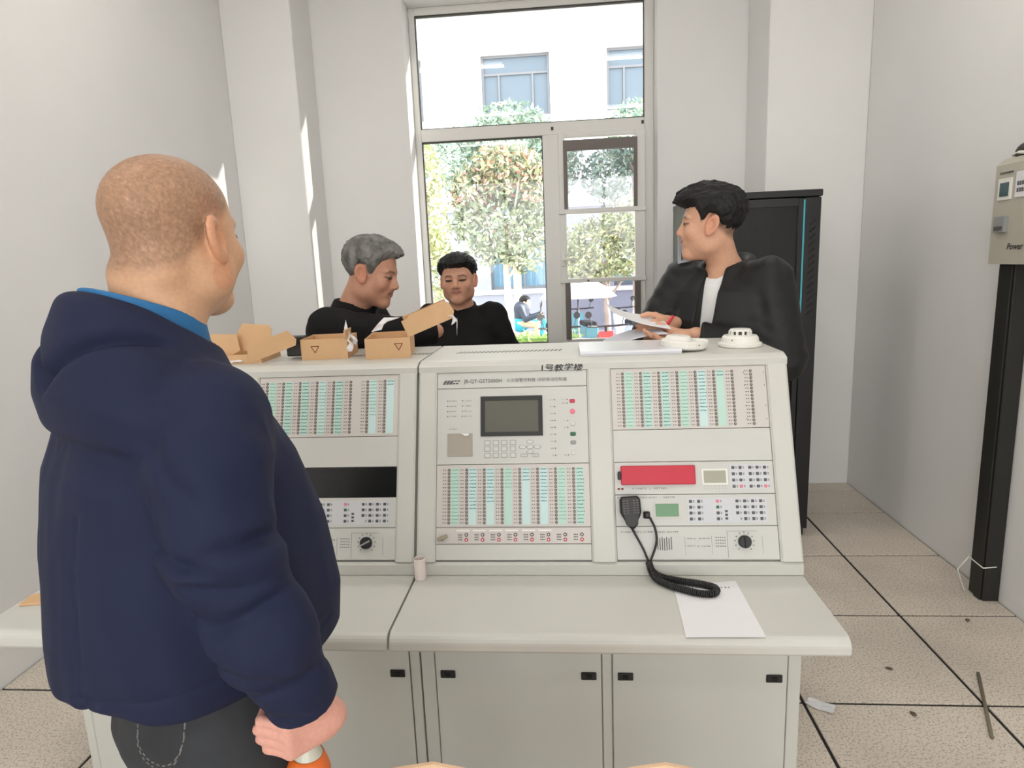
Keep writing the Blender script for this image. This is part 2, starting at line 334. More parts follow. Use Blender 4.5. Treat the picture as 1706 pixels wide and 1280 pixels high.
def foliage(name, blobs, n, size, cols, parent, seed):
    r = np.random.default_rng(seed); wts = np.array([b[3]*b[4]*b[5] for b in blobs]); wts /= wts.sum()
    k = r.choice(len(blobs), n, p=wts); B = np.array(blobs)[k]
    d = r.normal(size=(n,3)); d /= np.linalg.norm(d, axis=1)[:,None]; rad = r.uniform(.35, 1, n)**.6
    P = B[:,:3] + d*rad[:,None]*B[:,3:6]
    a = r.normal(size=(n,3)); a /= np.linalg.norm(a,axis=1)[:,None]; b = np.cross(a, r.normal(size=(n,3))); b /= np.linalg.norm(b,axis=1)[:,None]
    s = size*r.uniform(.6,1.3,n)[:,None]
    V = np.stack([P-a*s, P+b*s*.42, P+a*s, P-b*s*.42], 1).reshape(-1,3)
    me = bpy.data.meshes.new(name); me.from_pydata(V.tolist(), [], np.arange(4*n).reshape(-1,4).tolist())
    cc = np.array(cols)[r.integers(0, len(cols), n)]*r.uniform(.7,1.25,(n,1)); cc = np.repeat(np.c_[cc, np.ones(n)], 4, 0)
    at = me.color_attributes.new('Col', 'FLOAT_COLOR', 'POINT'); at.data.foreach_set('color', cc.astype(np.float32).ravel())
    o = meshobj(name, me, M['leaf'], parent); o['kind'] = 'stuff'; return o
gr = [srgb(118,130,100), srgb(142,150,122), srgb(94,110,88), srgb(158,162,138)]
yg = [srgb(160,164,116), srgb(178,174,132), srgb(138,148,106), srgb(174,180,142)]
rd = [srgb(184,140,118), srgb(190,158,120), srgb(164,158,116), srgb(192,146,138), srgb(140,150,110)]
def tree(name, label, x, y, zt, blobs, n, size, cols, seed, r=.06, group=None, extra=None):
    t = empty(name, (x,y,GZ), label, 'tree', group)
    bm = bmesh.new(); tube(bm, catmull([(x,y,GZ-.02),(x+.01,y,zt*.5),(x-.02,y,zt),(x,y,zt+.7)],4), r, 8, rads=[r*1.15]*3+[r]*4+[r*.8]*3+[r*.5]*3)
    for k in range(5):
        a = k*1.3; tube(bm, [(x,y,zt-.05+.1*k),(x+.3*math.cos(a),y+.3*math.sin(a),zt+.35+.12*k),(x+.5*math.cos(a),y+.5*math.sin(a),zt+.75+.12*k)], r*.4, 6, rads=[r*.45,r*.3,r*.12])
    from_bm('trunk', bm, M['bark'], t, None, True)
    foliage('foliage', blobs, n, size, cols, t, seed)
    if extra: foliage('new_leaves', extra, n//4, size, rd, t, seed+9)
    return t
tree('young_tree', 'young street tree with reddish new leaves, trunk framed in the left window pane', -.78, 9, 1.45, [(-.9,9,2.1,.62,.6,.55),(-.7,9,2.75,.5,.5,.42),(-1.2,9,2.55,.38,.4,.38),(-.4,9,2.35,.35,.4,.45),(-.55,9,1.75,.35,.35,.3)], 5200, .052, gr, 1, .055, extra=[(-.75,9,2.8,.55,.55,.4),(-1.15,8.9,2.55,.4,.4,.3),(-.4,8.9,2.6,.35,.4,.3)])
tree('young_tree', 'yellow-green tree at the left edge of the window view', -2.5, 11, 1.3, [(-2.6,11,2.2,.75,.7,.8),(-2.2,11,1.5,.5,.5,.55),(-2.4,11,3.1,.5,.5,.6)], 4200, .06, yg, 2)
tree('young_tree', 'pale dense tree seen through the middle pane of the sash', .75, 12, .9, [(.65,12,1.75,.85,.7,.62),(1.2,12,2.2,.6,.6,.5),(.2,12,1.5,.5,.5,.45)], 5200, .055, yg+gr, 3)
tree('young_tree', 'tall grey-green tree whose crown crosses the lower windows of the far building', -1.1, 15, 3.2, [(-1.2,15,4.3,1.1,.8,.8),(-2.4,15,3.9,.8,.7,.7),(-.3,15,3.7,.8,.7,.7)], 5200, .075, [srgb(150,170,150), srgb(132,156,140), srgb(168,182,160)], 4, .09)
tree('young_tree', 'grey-green tree below the right-hand window of the far building', 1.6, 15, 3.1, [(1.6,15,4.2,.7,.7,.8),(2.3,15,3.6,.8,.7,.7),(1.0,15,3.4,.6,.6,.6)], 4200, .075, [srgb(140,160,146), srgb(120,146,132), srgb(160,176,150)], 5, .09)
hg = empty('hedge', (-1,11.5,GZ), 'clipped light green hedge in the yard outside the window', 'hedge')
box('hedge_core', -4.5, .05, 11.25, 11.75, GZ, .3, mat('hedge_inner', srgb(96,124,60), .9), hg)
foliage('foliage', [(-4.3+.4*i, 11.45, -.05, .32, .42, .5) for i in range(12)], 7000, .05, [srgb(150,180,96), srgb(176,198,120), srgb(128,164,84)], hg, 6)

def scooter(x, y, rz, body, label, seed):
    s = empty('scooter', (x,y,GZ), label, 'scooter', None, None, rz); B = W[s.name]
    mb = mat('scooter_paint_%d' % seed, body, .3)
    for dy in (-.62, .62):
        bm = bmesh.new(); lathe(bm, [(.13,-.04),(.21,-.045),(.235,-.02),(.235,.02),(.21,.045),(.13,.04),(.13,-.04)], 16, Matrix.Translation((0,dy,.235)) @ Matrix.Rotation(math.radians(90),4,'Y')); from_bm('wheel', bm, M['dark'], s, B.copy(), True)
    bm = bmesh.new(); prism(bm, [(-.75,.5),(-.45,.3),(.2,.26),(.42,.3),(.56,.85),(.5,.9),(.3,.42),(-.1,.42),(-.25,.68),(-.8,.72)], -.13, .13, 'x', .02); from_bm('body', bm, mb, s, B.copy())
    bm = bmesh.new(); bbox(bm, -.12, .12, -.75, -.15, .7, .8, .03, 2); from_bm('seat', bm, M['dark'], s, B.copy())
    bm = bmesh.new(); tube(bm, [(-.33,.4,1.0),(-.15,.5,.98),(.15,.5,.98),(.33,.4,1.0)], .016, 8); tube(bm, [(0,.52,.85),(0,.5,.98)], .02, 8); tube(bm, [(0,.56,.8),(0,.62,.3)], .03, 8); from_bm('handlebar', bm, M['gasket'], s, B.copy())
    for sx in (-1, 1):
        bm = bmesh.new(); tube(bm, [(.24*sx,.44,1.0),(.28*sx,.46,1.14)], .006, 6); lathe(bm, [(0,-.01),(.05,-.01),(.055,0),(.05,.01),(0,.01)], 12, Matrix.Translation((.29*sx,.46,1.17)) @ Matrix.Rotation(math.radians(90),4,'X')); from_bm('mirror', bm, M['gasket'], s, B.copy())
    return s
scooter(.0, 9.6, .25, srgb(215,215,225), 'pale grey scooter parked nearest the mullion outside', 1)
scooter(.74, 9.7, .25, srgb(206,70,60), 'red scooter parked among the others outside', 2)
scooter(1.48, 9.6, .25, srgb(190,196,210), 'silver scooter parked at the right end of the row outside', 3)
scooter(.35, 13.6, .2, srgb(110,170,180), 'turquoise scooter parked in the second row outside', 4)
scooter(1.25, 13.5, .25, srgb(230,230,236), 'white scooter parked in the second row below the pale tree', 5)
um = empty('scooter_canopy', (.2,10.6,GZ), 'white rain canopy standing over the parked scooters', 'canopy')
bm = bmesh.new(); lathe(bm, [(.62,1.42),(.5,1.55),(.3,1.66),(0,1.7),(0,1.69),(.3,1.645),(.5,1.535),(.6,1.42)], 10, Matrix.Translation((.2,10.6,GZ))); from_bm('canopy_cloth', bm, mat('canopy_cloth', srgb(235,228,235), .8), um, None, True)
tubeobj('pole', [(.2,10.6,GZ),(.2,10.6,GZ+1.69)], .012, M['steel'], um)
scooter(-.95, 13, math.radians(-90), srgb(60,160,190), 'blue scooter ridden past behind the hedge', 6)
# ------------------------------------------------------------------ control consoles
FB = Vector((0,1.73,.758)); FT = Vector((0,1.928,1.28)); FU = (FT-FB).normalized(); FN = Vector((0,-FU.z,FU.y)); FA = math.atan2(FU.z, FU.y)
def fpt(x, s, h=0): return FB + Vector((x,0,0)) + FU*s + FN*h
def fmw(x=0, s=0, h=0): return Matrix.Translation(fpt(x, s, h)) @ Matrix.Rotation(FA, 4, 'X')
def fbox(name, x0, x1, s0, s1, h0, h1, m, parent, bev=0):
    bm = bmesh.new(); cx, cs = (x0+x1)/2, (s0+s1)/2
    bbox(bm, x0-cx, x1-cx, s0-cs, s1-cs, h0, h1, bev); return from_bm(name, bm, m, parent, fmw(cx, cs))
def fshare(name, me, m, parent, x, s, h=0): return meshobj(name, me, m, parent, fmw(x, s, h))
def ring_frame(name, x0, x1, s0, s1, t, h0, h1, m, parent):
    bm = bmesh.new()
    for a,b,c,d in ((x0,x0+t,s0,s1),(x1-t,x1,s0,s1),(x0+t,x1-t,s0,s0+t),(x0+t,x1-t,s1-t,s1)): bbox(bm, a,b,c,d,h0,h1)
    return from_bm(name, bm, m, parent, fmw())
def mesh_box(name, sx, sy, h, bev=0):
    bm = bmesh.new(); bbox(bm, -sx/2, sx/2, -sy/2, sy/2, 0, h, bev); bmesh.ops.recalc_face_normals(bm, faces=bm.faces); me = bpy.data.meshes.new(name); bm.to_mesh(me); bm.free(); return me
def mesh_disc(name, r, h, n=16, r2=None):
    bm = bmesh.new(); lathe(bm, [(0,0),(r,0),(r,h*.7),((r2 or r*.85),h),(0,h)], n); bmesh.ops.recalc_face_normals(bm, faces=bm.faces); me = bpy.data.meshes.new(name); bm.to_mesh(me); bm.free(); return me
def marks(name, items, m, parent, h=.0012):
    bm = bmesh.new()
    for x, s, wx, ws in items: bbox(bm, x-wx/2, x+wx/2, s-ws/2, s+ws/2, h-.0006, h)
    o = from_bm(name, bm, m, parent, fmw()); o['kind'] = 'stuff'; return o
def scribble(x0, x1, s, hh, rng, pitch=None, h=None):
    """rows of unreadable printed glyph strokes"""
    it = []; pitch = pitch or hh*.9; x = x0
    while x < x1:
        if rng.random() < .88:
            for _ in range(rng.randint(2, 4)):
                if rng.random() < .5: it.append((x+rng.uniform(0,.6)*pitch, s+rng.uniform(-.4,.4)*hh, pitch*rng.uniform(.3,.7), hh*.13))
                else: it.append((x+rng.uniform(0,.6)*pitch, s, pitch*.13, hh*rng.uniform(.4,1)))
        x += pitch
    return it
PT = .004  # panel front surface offset
def slab(name, x0, x1, s0, s1, m, parent): return fbox(name, x0+.0008, x1-.0008, s0+.0008, s1-.0008, -.012, PT, m, parent, .0008)
rg = random.Random(5)
def led_grid(p, xs, s_top, s_bot, labels, skew=0, rows=16):
    """columns of round buttons, two small lamps each, and a label strip beside each column"""
    bmb = bmesh.new(); bmr = bmesh.new(); led = []
    for cx in xs:
        for r in range(rows):
            s = s_top+(s_bot-s_top)*r/(rows-1)
            T_ = Matrix.Translation((cx, s, PT))
            lathe(bmr, [(0,0),(.0042,0),(.0042,.0016),(.0034,.002),(.0034,.0012),(0,.0012)], 10, T_)
            lathe(bmb, [(0,.001),(.0030,.001),(.0030,.0028),(.0022,.0034),(0,.0034)], 8, T_)
            led += [(cx-.0105, s, .0032, .0024), (cx-.0165, s, .0032, .0024)]
    o = from_bm('button_ring', bmr, M['btnring'], p, fmw()); o['kind'] = 'stuff'
    o = from_bm('button', bmb, M['btn'], p, fmw()); o['kind'] = 'stuff'
    marks('indicator_lamp', led, M['led'], p, PT+.0012)
    for k, (cx, sp) in enumerate(zip(xs, labels)):
        if sp is None: continue
        nf, mm = sp
        l = fbox('label_strip', cx+.0065, cx+.029, s_bot-.006, s_top+.005, PT, PT+.0008, M[mm], p)
        it = []
        for r in range(rows):
            if r >= nf: break
            s = s_top+(s_bot-s_top)*r/(rows-1)
            x = cx+.009
            while x < cx+.0265:
                wd = rg.uniform(.0015,.004); it.append((x+wd/2, s+rg.uniform(-.0006,.0006), wd, .0030)); x += wd+rg.uniform(.0006,.0016)
        if it: marks('label_print', it, M['bluemark' if k % 3 else 'greenmark'], p, PT+.0014)
KEY = mesh_box('key', .0085, .0082, .0022, .001); KEYL = mesh_box('pale_key', .0155, .0125, .0018, .0015); KEYS = mesh_box('small_key', .008, .006, .002, .001)
RB = mesh_disc('round_button', .0075, .004, 18); SQ = mesh_box('square_button', .016, .011, .003, .002); SB = mesh_disc('small_round_button', .0052, .0022, 16, .004); SBR = mesh_disc('small_round_button', .0052, .0022, 16, .004)
SBC = mesh_disc('button_cap', .0022, .0006, 10); KNB = mesh_disc('knob', .0175, .014, 32, .0155)
for n_, m_ in ((KEY,'key'),(KEYL,'keylight'),(KEYS,'key'),(RB,'keylight'),(SB,'btnring'),(SBR,'redbtn'),(SBC,'white'),(KNB,'dark')): n_.materials.append(M[m_])
def recolor(me, m): c = me.copy(); c.materials.clear(); c.materials.append(M[m]); return c
KEYP = recolor(KEY, 'pink'); KEYG = recolor(KEY, 'green'); SQR = recolor(SQ, 'redbtn'); SQG = recolor(SQ, 'green'); SQW = recolor(SQ, 'keyframe'); RBP = recolor(RB, 'pink')
def keypad(p, cols, s_top, s_bot, rows=4, special={}, skip=()):
    for i, x in enumerate(cols):
        for r in range(rows):
            if (i, r) in skip: continue
            s = s_top+(s_bot-s_top)*r/(rows-1)
            fshare('key', special.get((i, r), KEY), None, p, x, s, PT)
    it = []
    for x in cols:
        for r in range(rows): it.append((x+.009, s_top+(s_bot-s_top)*r/(rows-1), .004, .0066))
    marks('key_legend', it, M['keyframe'], p, PT+.0008)
def broadcast_controller(x0, x1, con):
    p = slab('broadcast_panel', x0, x1, .0975, .186, M['panel'], con); d = x0-.127
    fbox('key_field', d+.329, d+.549, .106, .176, PT, PT+.0006, mat('key_field', srgb(205,206,210), .5), p)
    ring_frame('display_frame', d+.236, d+.309, .120, .164, .004, PT, PT+.002, M['panel_warm'], p)
    fbox('display', d+.24, d+.305, .124, .160, PT, PT+.001, M['lcd_green'], p)
    keypad(p, [d+.339, d+.362], .166, .117); keypad(p, [d+.414], .166, .117, special={(0,0):KEYP, (0,1):KEYG})
    for s in (.138, .128, .118): fshare('key', KEYS, None, p, d+.437, s, PT)
    keypad(p, [d+.468, d+.489, d+.511, d+.533], .166, .117, skip=((0,3),))
    marks('panel_print', scribble(d+.134, d+.245, .178, .006, rg)+scribble(d+.265, d+.296, .178, .006, rg), M['greyink'], p, PT+.0006)
    return p
def power_amplifier(x0, x1, con, turn=0):
    p = slab('amplifier_panel', x0, x1, .005, .0975, M['panel'], con); d = x0-.127
    bm = bmesh.new()
    for k in range(7): bbox(bm, d+.241+.0063*k, d+.2435+.0063*k, .03+abs(k-3)*.001, .068-(.004 if k % 2 else 0), PT-.001, PT+.0006)
    o = from_bm('vent_slot', bm, M['btnring'], p, fmw()); o['kind'] = 'stuff'
    marks('panel_print', scribble(d+.14, d+.30, .082, .006, rg)+scribble(d+.324, d+.346, .063, .004, rg)+scribble(d+.352, d+.386, .063, .004, rg)+scribble(d+.324, d+.346, .042, .005, rg)+scribble(d+.352, d+.386, .042, .005, rg)+[(d+.404+.006*i, .066-.008*j, .003, .0025) for i in range(5) for j in range(4)], M['greyink'], p, PT+.0006)
    marks('panel_line', [(d+.318, .045, .0008, .05), (d+.392, .045, .0008, .05), (d+.435, .045, .0012, .07), (d+.475, .083, .085, .0012), (d+.53, .045, .0008, .05)], M['keyframe'], p, PT+.0006)
    kx, ks = d+.481, .054
    marks('dial_mark', [(kx+.026*math.cos(a), ks+.026*math.sin(a), .003, .003) for a in [math.radians(-50+28*i) for i in range(11)]], M['greyink'], p, PT+.0006)
    k = fshare('volume_knob', KNB, None, p, kx, ks, PT); fb = bmesh.new(); bbox(fb, -.0022, .0022, -.015, .015, .014, .018, .001, 1, Matrix.Rotation(turn, 4, 'Z')); from_bm('knob_ridge', fb, M['steel'] if turn else M['dark'], p, fmw(kx, ks, PT))
    return p

def console(x0, x1, label, bays):
    con = empty('control_console', ((x0+x1)/2, 1.41, 0), label, 'console')
    # base cabinet with two doors
    bm = bmesh.new(); bbox(bm, x0+.001, x1-.001, 1.715, 2.33, 0, .68, .003); from_bm('base_cabinet', bm, M['console'], con)
    for a, b in bays['doors']:
        d = box('door', a, b, 1.699, 1.715, .03, .668, M['console'], con, .002)
        for lx in (a+.036, b-.036):
            l = box('latch', lx-.022, lx+.022, 1.694, 1.7, .407, .431, M['dark'], d, .002)
            box('latch_button', lx-.008, lx+.008, 1.692, 1.6945, .413, .425, M['blackp'], d, .001)
    for a, b in bays['stiles']: box('door_stile', a, b, 1.702, 1.715, 0, .672, M['console'], con, .002)
    # desk board with a rounded nose
    bm = bmesh.new(); nose = [(1.722,.676),(1.722,.72),(1.43,.72)] + [(1.43-.022*math.sin(t), .698+.022*math.cos(t)) for t in [math.radians(a) for a in (15,35,55,75,90)]] + [(1.408,.683),(1.413,.676)]
    prism(bm, nose, x0+.0015, x1-.0015, 'x', .002); from_bm('desk_board', bm, M['console'], con)
    # sloping instrument housing
    i0 = fpt(0, 0, -.012); i1 = fpt(0, .5583, -.012)
    bm = bmesh.new(); prism(bm, [(2.33,.66),(1.724,.66),(1.724,.752),(1.732,.757),(i0.y,i0.z),(i1.y,i1.z),(2.33,1.28)], x0+.002, x1-.002, 'x'); from_bm('housing', bm, M['panel'], con)
    bm = bmesh.new(); prism(bm, [(1.7235,.7205),(1.7195,.722),(1.7195,.752),(1.728,.7575),(1.738,.757),(1.738,.7205)], x0+.0015, x1-.0015, 'x', .001); from_bm('front_ledge', bm, M['console'], con)
    bm = bmesh.new(); prism(bm, [(1.926,1.2795),(1.919,1.281),(1.919,1.299),(1.926,1.3035),(1.948,1.311),(1.96,1.312),(2.335,1.312),(2.335,1.2795)], x0+.001, x1-.001, 'x', .0012); cap = from_bm('top_cap', bm, M['console'], con)
    bm = bmesh.new()
    for k in range(26):
        x = bays['vent']+.0135*k
        bbox(bm, -.0022, .0022, -.02, .02, 1.3112, 1.3124, 0, 1, Matrix.Translation((x, 2.135, 0)) @ Matrix.Rotation(-.25, 4, 'Z'))
    o = from_bm('vent_slot', bm, M['gap'], cap); o['kind'] = 'stuff'
    for a, b in bays['pillars']:
        bm = bmesh.new(); prism(bm, [(a,-.011),(b,-.011),(b,.006),(b-.006,.0115),(a+.006,.0115),(a,.006)], 0, 1, 'z')
        for v in bm.verts: v.co = Vector((v.co.x, v.co.z*.5575, v.co.y))
        from_bm('pillar', bm, M['console'], con, fmw())
    return con

right = console(-.4515, .637, 'pale grey two-bay alarm console on the right with a red-fronted module', dict(
    doors=[(-.408,.076),(.109,.596)], stiles=[(-.4505,-.411),(.079,.106),(.599,.634)], pillars=[(-.450,-.394),(.057,.127),(.575,.635)], vent=-.36))
left = console(-1.55, -.4545, 'pale grey two-bay alarm console on the left, behind the man in navy', dict(
    doors=[(-1.515,-1.02),(-.988,-.487)], stiles=[(-1.547,-1.518),(-1.017,-.991),(-.484,-.4555)], pillars=[(-1.548,-1.488),(-1.022,-.954),(-.513,-.4575)], vent=-.80))

# --- right console, left bay: fire alarm controller
a, b = -.394, .057
hd = slab('title_panel', a, b, .5075, .557, M['panel'], right)
o = fshare('lettering', text_mesh('JB-QT-GST5000H', .0155, .0, 0, .0002), M['greyink'], hd, -.312, .5235, PT+.0007)
o = fshare('lettering', text_mesh('火灾报警控制器', .0125), M['greyink'], hd, -.183, .5245, PT+.0007)
o = fshare('lettering', text_mesh('/消防联动控制器', .0125), M['greyink'], hd, -.093, .5245, PT+.0007)
bm = bmesh.new()
for k in range(5):
    x = -.378+.0098*k
    for j in range(3):
        if k in (3, 4) and j == 1: continue
        v = [bm.verts.new((x+dx+.002*(dy/.003+j*1.3), .521+.0042*j+dy, PT+.0008)) for dx, dy in ((0,0),(.0082,0),(.0082,.003),(0,.003))]; bm.faces.new(v)
from_bm('maker_logo', bm, M['ink'], hd, fmw())
cp = slab('controller_panel', a, b, .2785, .5075, M['panel'], right)
ring_frame('screen_bezel', -.2615, -.0765, .361, .481, .0125, PT, PT+.004, M['dark'], cp)
fbox('screen', -.249, -.089, .3735, .4685, PT-.001, PT+.0015, M['lcd_dark'], cp)
fbox('printer_door', -.361, -.286, .303, .371, PT, PT+.003, mat('printer_door', srgb(168,160,148), .5), cp, .001)
bm = bmesh.new(); vs = [bm.verts.new(p) for p in ((-.322,.3715,PT+.004),(-.296,.3705,PT+.006),(-.297,.364,PT+.009),(-.307,.3625,PT+.008))]; bm.faces.new(vs)
bm.normal_update(); bm2 = bmesh.ops.solidify(bm, geom=bm.faces[:], thickness=.0004); from_bm('printer_paper', bm, M['paper'], cp, fmw())
for r, s in enumerate((.342,.3235,.3045)):
    for i, x in enumerate((-.2415,-.2165,-.1915,-.1655)):
        ring_frame('key_outline', x-.009, x+.009, s-.0072, s+.0072, .0012, PT, PT+.0012, M['keyframe'], cp); fshare('key', KEYL, None, cp, x, s, PT)
NAV = mesh_disc('navigation_key', .0085, .0022, 20); NAV.materials.append(M['keylight']); NAR = mesh_disc('navigation_ring', .0098, .0012, 20); NAR.materials.append(M['keyframe'])
for x, s in ((-.115,.343),(-.137,.328),(-.094,.328),(-.115,.328),(-.115,.314)):
    n1 = fshare('navigation_key', NAR, None, cp, x, s, PT); n1.scale = (1.15,.62,1); n2 = fshare('navigation_key', NAV, None, cp, x, s, PT); n2.scale = (1.15,.62,1)
for x in (-.133,-.100):
    ring_frame('key_outline', x-.010, x+.010, .2985, .3085, .0012, PT, PT+.0012, M['keyframe'], cp); fshare('key', KEYS, M['keylight'], cp, x, .3035, PT).data = recolor(KEYS, 'keylight')
fshare('round_button', SQR, None, cp, .012, .462, PT); fshare('round_button', RBP, None, cp, .012, .431, PT); fshare('round_button', RB, None, cp, .012, .395, PT)
fshare('square_button', SQG, None, cp, .012, .364, PT); fshare('square_button', SQW, None, cp, .012, .339, PT); fshare('round_button', RB, None, cp, .012, .310, PT)
it = []
for s in (.47,.454,.438,.423):
    for x in (-.362,-.317): it += [(x, s, .003, .003)] + scribble(x+.006, x+.026, s, .004, rg)
for k in range(9): s = .467-.0206*k; it += [(-.040, s, .0032, .0032)] + scribble(-.054, -.045, s, .004, rg)
for s in (.467,.456,.404,.384,.303): it += [(-.003, s, .0032, .0032)] + scribble(-.018, -.008, s, .004, rg)
it += scribble(-.357, -.332, .385, .004, rg)
marks('panel_print', it, M['greyink'], cp, PT+.0008)
zp = slab('zone_panel', a, b, .097, .2785, M['panel_warm'], right)
led_grid(zp, [-.356+.0523*k for k in range(8)], .263, .110, [(16,'mint'),(12,'sky_label'),(10,'sky_label'),(6,'mint'),(4,'sky_label'),(10,'sky_label'),(15,'mint'),(16,'mint')])
sp = slab('start_panel', a, b, .0495, .097, M['panel_warm'], right)
it = []
for k in range(8):
    x = -.304+.0477*k
    for s, me in ((.076, SB), (.062, SBR)):
        fshare('push_button', me, None, sp, x, s, PT); fshare('push_button', SBC, None, sp, x, s, PT+.0022)
        it += [(x-.013-.0045*q, s, .0032, .003) for q in range(3)]
    it += [(x-.013-.0045*q, .069, .0032, .003) for q in range(3)]
    if k < 6: fbox('label_strip', x-.029, x+.009, .0855, .0905, PT, PT+.0008, M['white'], sp)
marks('panel_print', it, M['greyink'], sp, PT+.0008)
bm = bmesh.new(); lathe(bm, [(0,0),(.008,0),(.008,.006),(0,.006)], 16, Matrix.Translation((-.375,.066,PT))); bbox(bm, -.018, .014, -.0055, .0055, .006, .012, .002, 1, Matrix.Translation((-.371,.069,PT)) @ Matrix.Rotation(.35,4,'Z'))
from_bm('key_switch', bm, mat('brass_grey', srgb(160,150,130), .4), sp, fmw())
slab('blank_panel', a, b, .004, .0495, M['panel'], right)
# --- right console, right bay
a, b = .127, .575
zp = slab('zone_panel', a, b, .373, .557, M['panel_warm'], right)
led_grid(zp, [.162+.0528*k for k in range(8)], .540, .385, [(16,'mint'),(16,'mint'),(16,'mint'),(16,'mint'),(12,'sky_label'),(2,'mint'),None,None])
marks('panel_print', [(x, s, .0012, .005) for x in (.512,.568) for s in (.535,.497,.437,.398)], M['greyink'], zp, PT+.0008)
slab('blank_panel', a, b, .279, .373, M['panel'], right)
pp = slab('phone_panel', a, b, .186, .279, M['panel'], right)
fbox('handset_cover', .146, .356, .214, .268, PT, PT+.010, M['red'], pp, .002); fbox('handset_hook', .137, .147, .229, .252, PT, PT+.012, M['dark'], pp, .002)
ring_frame('display_frame', .375, .447, .212, .257, .005, PT, PT+.002, M['white'], pp); fbox('display', .38, .442, .217, .252, PT, PT+.0012, M['lcd_grey'], pp)
fbox('key_field', .453, .563, .199, .268, PT, PT+.0006, mat('key_field', srgb(205,206,210), .5), pp)
keypad(pp, [.463,.483], .260, .207, special={(1,3):KEYP}); keypad(pp, [.510,.530,.5505], .260, .207, special={(2,3):KEYP})
marks('panel_print', scribble(.172, .216, .2035, .006, rg)+scribble(.226, .28, .2035, .006, rg)+[(.382+.0098*i, s, .0015, .0015) for i in range(7) for s in (.2085,.202)], M['greyink'], pp, PT+.0008)
marks('maker_logo', [(.139, .203, .007, .005), (.149, .203, .007, .005)], M['redink'], pp, PT+.0008)
bp = broadcast_controller(a, b, right); power_amplifier(a, b, right)
fbox('microphone_socket', .205, .224, .119, .139, PT, PT+.006, M['dark'], bp, .002)
# --- left console, right bay
a, b = -.954, -.513
zp = slab('zone_panel', a, b, .3675, .557, M['panel_warm'], left)
led_grid(zp, [-.930,-.878,-.825,-.771,-.718,-.664,-.611,-.557], .536, .382, [(16,'mint'),(16,'mint'),(16,'mint'),(16,'sky_label'),(16,'mint'),None,(11,'sky_label'),(2,'sky_label')])
slab('blank_panel', a, b, .2755, .3675, M['panel'], left); fbox('black_panel', a+.001, b-.001, .186, .2745, -.012, PT-.003, M['blackp'], left)
broadcast_controller(a, b, left); power_amplifier(a, b, left, turn=-1.1)
# --- left console, left bay (mostly behind the man)
a, b = -1.488, -1.022
zp = slab('zone_panel', a, b, .3675, .557, M['panel_warm'], left)
led_grid(zp, [-1.462+.0545*k for k in range(8)], .536, .382, [(16,'mint')]*8)
for s0, s1 in ((.2755,.3675),(.186,.2755),(.0975,.186),(.005,.0975)): slab('blank_panel', a, b, s0, s1, M['panel'], left)
# handwriting on the cap and print on nothing else
hw = text_mesh('1号教学楼', .0285, .12, 0, .0004)
bm = bmesh.new(); bm.from_mesh(hw); q = Matrix.Translation((-.083,1.9184,1.2805)) @ Matrix.Rotation(math.radians(90),4,'X')
for v in bm.verts: v.co.y *= .78; v.co.y += .0012*math.sin(v.co.x*90); v.co.x += .001*math.sin(v.co.y*300+v.co.x*40)
bmesh.ops.transform(bm, matrix=q, verts=bm.verts)
hand = [o for o in right.children if o.name.startswith('top_cap')]
me = bpy.data.meshes.new('handwriting'); bm.to_mesh(me); bm.free(); hwo = meshobj('handwriting', me, M['ink'], hand[0] if hand else right); hwo['label'] = 'black marker handwriting'
# ------------------------------------------------------------------ server rack
rk = empty('server_rack', (1.02,3.95,0), 'tall black server rack with a smoked glass door and a cyan film edge', 'rack')
RX0, RX1, RY0, RY1, RZ = .70, 1.335, 3.6, 4.35, 1.915
bm = bmesh.new()
bbox(bm, RX0, RX0+.03, RY0+.03, RY1, .04, RZ-.03); bbox(bm, RX1-.03, RX1, RY0+.03, RY1, .04, RZ-.03); bbox(bm, RX0, RX1, RY1-.02, RY1, .04, RZ-.03); bbox(bm, RX0+.03, RX1-.03, RY0+.03, RY1-.02, .04, .07)
from_bm('cabinet_body', bm, M['rack'], rk)
box('roof', RX0-.003, RX1+.006, RY0-.004, RY1, RZ-.035, RZ, M['rack'], rk, .004); box('plinth', RX0+.01, RX1-.01, RY0+.03, RY1-.01, 0, .04, M['rack'], rk)
dr = None
bm = bmesh.new()
bbox(bm, RX0, RX0+.05, RY0, RY0+.03, .05, RZ-.04, .003); bbox(bm, RX1-.115, RX1-.085, RY0, RY0+.03, .05, RZ-.04, .003); bbox(bm, RX0+.05, RX1-.115, RY0, RY0+.03, .05, .1); bbox(bm, RX0+.05, RX1-.115, RY0, RY0+.03, RZ-.08, RZ-.04)
dr = from_bm('door', bm, M['rack'], rk)
box('door_glass', RX0+.05, RX1-.115, RY0+.012, RY0+.018, .1, RZ-.08, M['rackglass'], dr)
box('film_edge', RX1-.089, RX1-.0815, RY0-.003, RY0, .98, RZ-.05, M['cyan'], dr)
bm = bmesh.new(); lathe(bm, [(0,0),(.012,0),(.012,.014),(0,.016)], 14, Matrix.Translation((RX1-.2,RY0,1.33)) @ Matrix.Rotation(math.radians(90),4,'X')); from_bm('door_lock', bm, M['chrome'], dr)
vp = box('vent_panel', RX1-.082, RX1, RY0, RY0+.03, .05, RZ-.04, M['rack'], rk, .002)
bm = bmesh.new()
for k in range(14): bbox(bm, -.02, .02, -.001, .0015, -.004, .004, 0, 1, Matrix.Translation((RX1-.04, RY0-.0008, 1.28+.036*k)) @ Matrix.Rotation(-.7,4,'Y'))
o = from_bm('vent_slot', bm, M['blackp'], vp); o['kind'] = 'stuff'
for z in (.3,.75,1.1,1.5): box('shelf', RX0+.03, RX1-.03, RY0+.12, RY1-.03, z, z+.02, M['rack'], rk)
